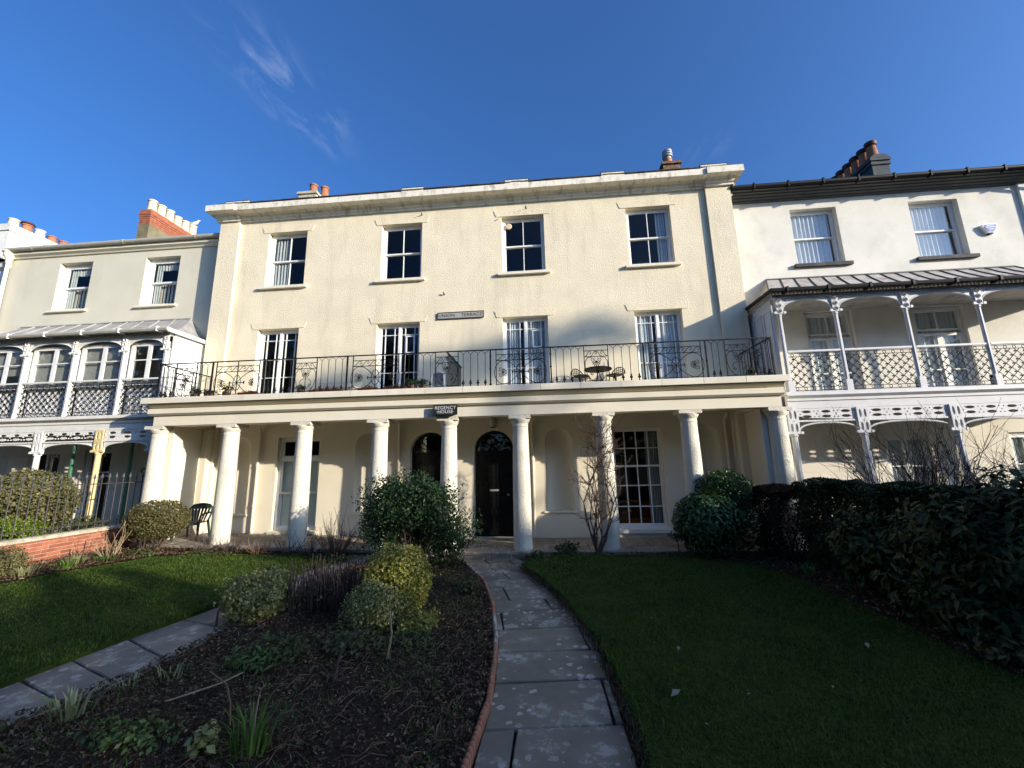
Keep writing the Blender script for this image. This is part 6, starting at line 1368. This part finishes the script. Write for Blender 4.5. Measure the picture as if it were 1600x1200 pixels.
# ------------------------------------------------------------------ chair, balcony furniture
def placed(mb, loc, rz):
    c, s = math.cos(rz), math.sin(rz); mb.v = [(loc[0] + x * c - y * s, loc[1] + x * s + y * c, loc[2] + z) for x, y, z in mb.v]; return mb
cl, crz = (-6.78, -0.98, 0.205), math.radians(14)
t = thing('plastic_chair', cl, 'dark green plastic garden chair by the left porch column', 'chair')
def cpart(name, mb, smooth=True): return placed(mb, cl, crz).build(name, 'plastic_green', t, smooth=smooth)
mb = MB().plate([[(-0.24, -0.24), (0.24, -0.24), (0.22, 0.22), (-0.22, 0.22)]], 0.395, 0.42, 'z'); mb.box(-0.25, 0.25, -0.265, -0.242, 0.37, 0.415); cpart('seat', mb, False)
# back: a rounded hoop filled with a fan of slats
hoop = [(-0.235, 0.20, 0.42), (-0.275, 0.25, 0.60), (-0.265, 0.29, 0.74), (-0.19, 0.31, 0.82), (0.0, 0.32, 0.85), (0.19, 0.31, 0.82), (0.265, 0.29, 0.74), (0.275, 0.25, 0.60), (0.235, 0.20, 0.42)]
cpart('back_hoop', MB().tube(hoop, 0.024, 8))
for k in range(6):
    a = -1 + 2 * k / 5; mb = MB(); x0, x1 = a * 0.13, a * 0.20
    mb.plate([[(x0 - 0.016, 0.42), (x0 + 0.016, 0.42), (x1 + 0.027, 0.70), (x1 + 0.020, 0.80 - 0.02 * abs(a)), (x1 - 0.020, 0.80 - 0.02 * abs(a)), (x1 - 0.027, 0.70)]], 0, 0.012); mb.v = [(x, 0.20 + y + (z - 0.42) * 0.27, z) for x, y, z in mb.v]; cpart('back_slat', mb, False)
mb = MB().plate([[(-0.22, 0.72), (0.22, 0.72), (0.235, 0.78), (0.15, 0.83), (-0.15, 0.83), (-0.235, 0.78)]], 0, 0.012); mb.v = [(x, 0.205 + y + (z - 0.42) * 0.27, z) for x, y, z in mb.v]; cpart('top_panel', mb, False)
for s in (-1, 1):
    cpart('armrest', MB().tube([(s*0.27, 0.25, 0.62), (s*0.30, 0.10, 0.635), (s*0.30, -0.12, 0.63), (s*0.285, -0.24, 0.60), (s*0.275, -0.26, 0.50)], [0.026, 0.028, 0.028, 0.028, 0.026], 8))
    cpart('leg', MB().tube([(s*0.275, -0.26, 0.50), (s*0.265, -0.27, 0.38), (s*0.285, -0.30, 0.0)], [0.028, 0.034, 0.022], 8))
    cpart('leg', MB().tube([(s*0.23, 0.21, 0.44), (s*0.25, 0.26, 0.2), (s*0.265, 0.30, 0.0)], [0.030, 0.030, 0.022], 8))
def metal_chair(loc, rz, label):
    t = thing('balcony_chair', loc, label, 'chair', 'iron bistro chairs on the balcony')
    def cp(n, mb): return placed(mb, loc, rz).build(n, 'black_iron', t)
    cp('seat', MB().lathe([(0.0, 0.43), (0.21, 0.43), (0.21, 0.45), (0.0, 0.45)], n=16))
    mb = MB().tube([(0.22 * math.cos(PI*k/12), 0.16 + 0.05 * math.sin(PI*k/12), 0.46 + 0.22 * math.sin(PI*k/12)) for k in range(13)], 0.014, 6)
    cp('back_hoop', mb)
    mb = MB()
    for k in range(7): mb.tube([(-0.16 + k*0.053, 0.18, 0.45), (-0.18 + k*0.06, 0.20, 0.46 + 0.20 * math.sin(PI*(k+1.2)/8.4))], 0.010, 4)
    for k in range(3): mb.tube([(-0.2 + 0.03*k, 0.2, 0.5 + 0.05*k), (0.2 - 0.03*k, 0.2, 0.5 + 0.05*k)], 0.008, 4)
    cp('back_fret', mb)
    for sx, sy in ((-1, -1), (1, -1), (-1, 1), (1, 1)): cp('leg', MB().tube([(sx*0.15, sy*0.15, 0.43), (sx*0.19, sy*0.19, 0.0)], 0.012, 5))
metal_chair((3.34, -0.40, 3.745), math.radians(35), 'dark iron chair left of the round balcony table')
metal_chair((4.22, -0.38, 3.745), math.radians(-45), 'dark iron chair right of the round balcony table')
t = thing('balcony_table', (3.78, -0.48, 3.745), 'round dark iron table on the balcony between two chairs', 'table')
MB().lathe([(0.0, 0.575), (0.36, 0.575), (0.37, 0.59), (0.36, 0.605), (0.0, 0.605)], (3.78, -0.48, 3.745), 20).build('table_top', 'black_iron', t)
for k in range(3): MB().tube([(3.78, -0.48, 4.32), (3.78 + 0.1*math.cos(2.1*k), -0.48 + 0.1*math.sin(2.1*k), 4.0), (3.78 + 0.28*math.cos(2.1*k), -0.48 + 0.28*math.sin(2.1*k), 3.745)], 0.014, 5).build('leg', 'black_iron', t)
MB().lathe([(0.03, 0), (0.035, 0.06), (0.02, 0.12), (0.015, 0.17)], (3.95, -0.55, 4.352), 8).build('jar', 'lamp_glass', thing('glass_jar', (3.95, -0.55, 4.352), 'small glass jar standing on the round balcony table', 'jar'))
# bench and planters
t = thing('balcony_bench', (-3.2, -0.9, 3.745), 'low wooden bench on the balcony between the two left french windows', 'bench')
MB().box(-3.85, -2.62, -1.10, -0.70, 3.985, 4.02).build('seat', 'blind_wood', t)
for x in (-3.8, -2.72): MB().box(x, x + 0.06, -1.08, -0.72, 3.745, 3.983).build('leg', 'blind_wood', t)
MB().box(-3.85, -2.62, -0.69, -0.66, 4.02, 4.22).build('backrest', 'blind_wood', t)
for x0, x1, lab in ((-5.45, -4.95, 'red trough planter below the leftmost french window'), (-2.28, -1.78, 'red trough planter left of the second french window'), (-1.62, -1.05, 'red trough planter in front of the second french window'), (-3.55, -2.75, 'red trough planter in front of the balcony bench')):
    t = thing('trough_planter', ((x0 + x1)/2, -1.5, 3.752), lab, 'planter')
    MB().plate([[(-1.58, 3.755), (-1.42, 3.755), (-1.38, 3.85), (-1.62, 3.85)]], x0, x1, 'x').build('trough', 'plant_pot', t)
    p, n = blob(((x0 + x1)/2, -1.5, 3.87), ((x1 - x0)/2, 0.09, 0.07), 150, 0.3); leaves('foliage', p, n, 0.045, 'leaf_mid', t, 0.5)
POTS = [(-6.75, 0.20, 'potted evergreen at the left corner of the balcony'), (-5.88, 0.26, 'bushy potted plant behind the leftmost wide scroll panel'), (-6.35, 0.12, 'small dark potted plant by the second rail post'), (-3.85, 0.14, 'small potted plant at the left end of the balcony bench'), (-0.95, 0.20, 'dark potted plant right of the second french window'), (-0.68, 0.17, 'smaller dark potted plant next to the balcony divider'), (7.2, 0.12, 'small potted plant at the right corner of the balcony')]
for x, h, lab in POTS:
    t = thing('potted_plant', (x, -1.45, 3.752), lab, 'potted plant')
    MB().lathe([(0.07, 0), (0.095, 0.12), (0.10, 0.14), (0.08, 0.14)], (x, -1.45, 3.753), 10).build('pot', 'dark_clay', t, smooth=True)
    p, n = blob((x, -1.45, 3.87 + h * 0.5), (0.10 + h * 0.6, 0.14, h * 0.6), 260, 0.4, zmin=3.86); leaves('foliage', p, n, 0.05, 'leaf_mid' if h > 0.22 else 'leaf_dark', t, 0.5)
t = thing('folding_chair', (-0.42, -1.2, 3.745), 'pale blue grey folded chair against the balcony divider', 'chair')
MB().tube([(-0.6, -1.1, 3.75), (-0.55, -1.05, 4.25), (-0.42, -1.05, 4.36), (-0.25, -1.05, 4.25), (-0.2, -1.1, 3.75)], 0.02, 6).build('frame', 'white_paint', t)
MB().box(-0.53, -0.27, -1.06, -1.03, 3.95, 4.28).build('fabric_panel', 'grey_fabric', t)
# small things behind the upper panes
t = thing('window_candle', (1.57, 0.33, 7.5), 'short white candle on the sill inside the third upper window', 'candle')
MB().lathe([(0.06, 0), (0.06, 0.11), (0.045, 0.12), (0.0, 0.12)], (1.57, 0.34, 7.52), 12).build('candle', 'white_paint', t, smooth=True)
t = thing('window_plant', (5.45, 0.45, 7.5), 'leafy houseplant inside the rightmost upper window', 'potted plant')
MB().lathe([(0.06, 0), (0.08, 0.12)], (5.45, 0.42, 7.47), 10).build('pot', 'dark_clay', t); p, n = blob((5.45, 0.42, 7.72), (0.2, 0.08, 0.14), 70, 0.3); leaves('foliage', p, n, 0.07, 'leaf_mid', t, 0.5)
# hairline plaster repairs and a hook on the upper wall
for pts in ([(-1.55, -0.004, 9.50), (-1.25, -0.004, 9.60), (-1.28, -0.004, 9.68)], [(1.60, -0.004, 9.44), (2.0, -0.004, 9.56), (1.98, -0.004, 9.66)], [(1.02, -0.004, 9.23), (1.12, -0.004, 9.27)]):
    MB().tube(pts, 0.012, 4).build('wire_clip', 'grey_iron', H)
MB().tube([(-0.52, 0.0, 6.92), (-0.52, -0.05, 6.92), (-0.55, -0.06, 6.96)], 0.02, 5).build('wall_hook', 'grey_iron', H)
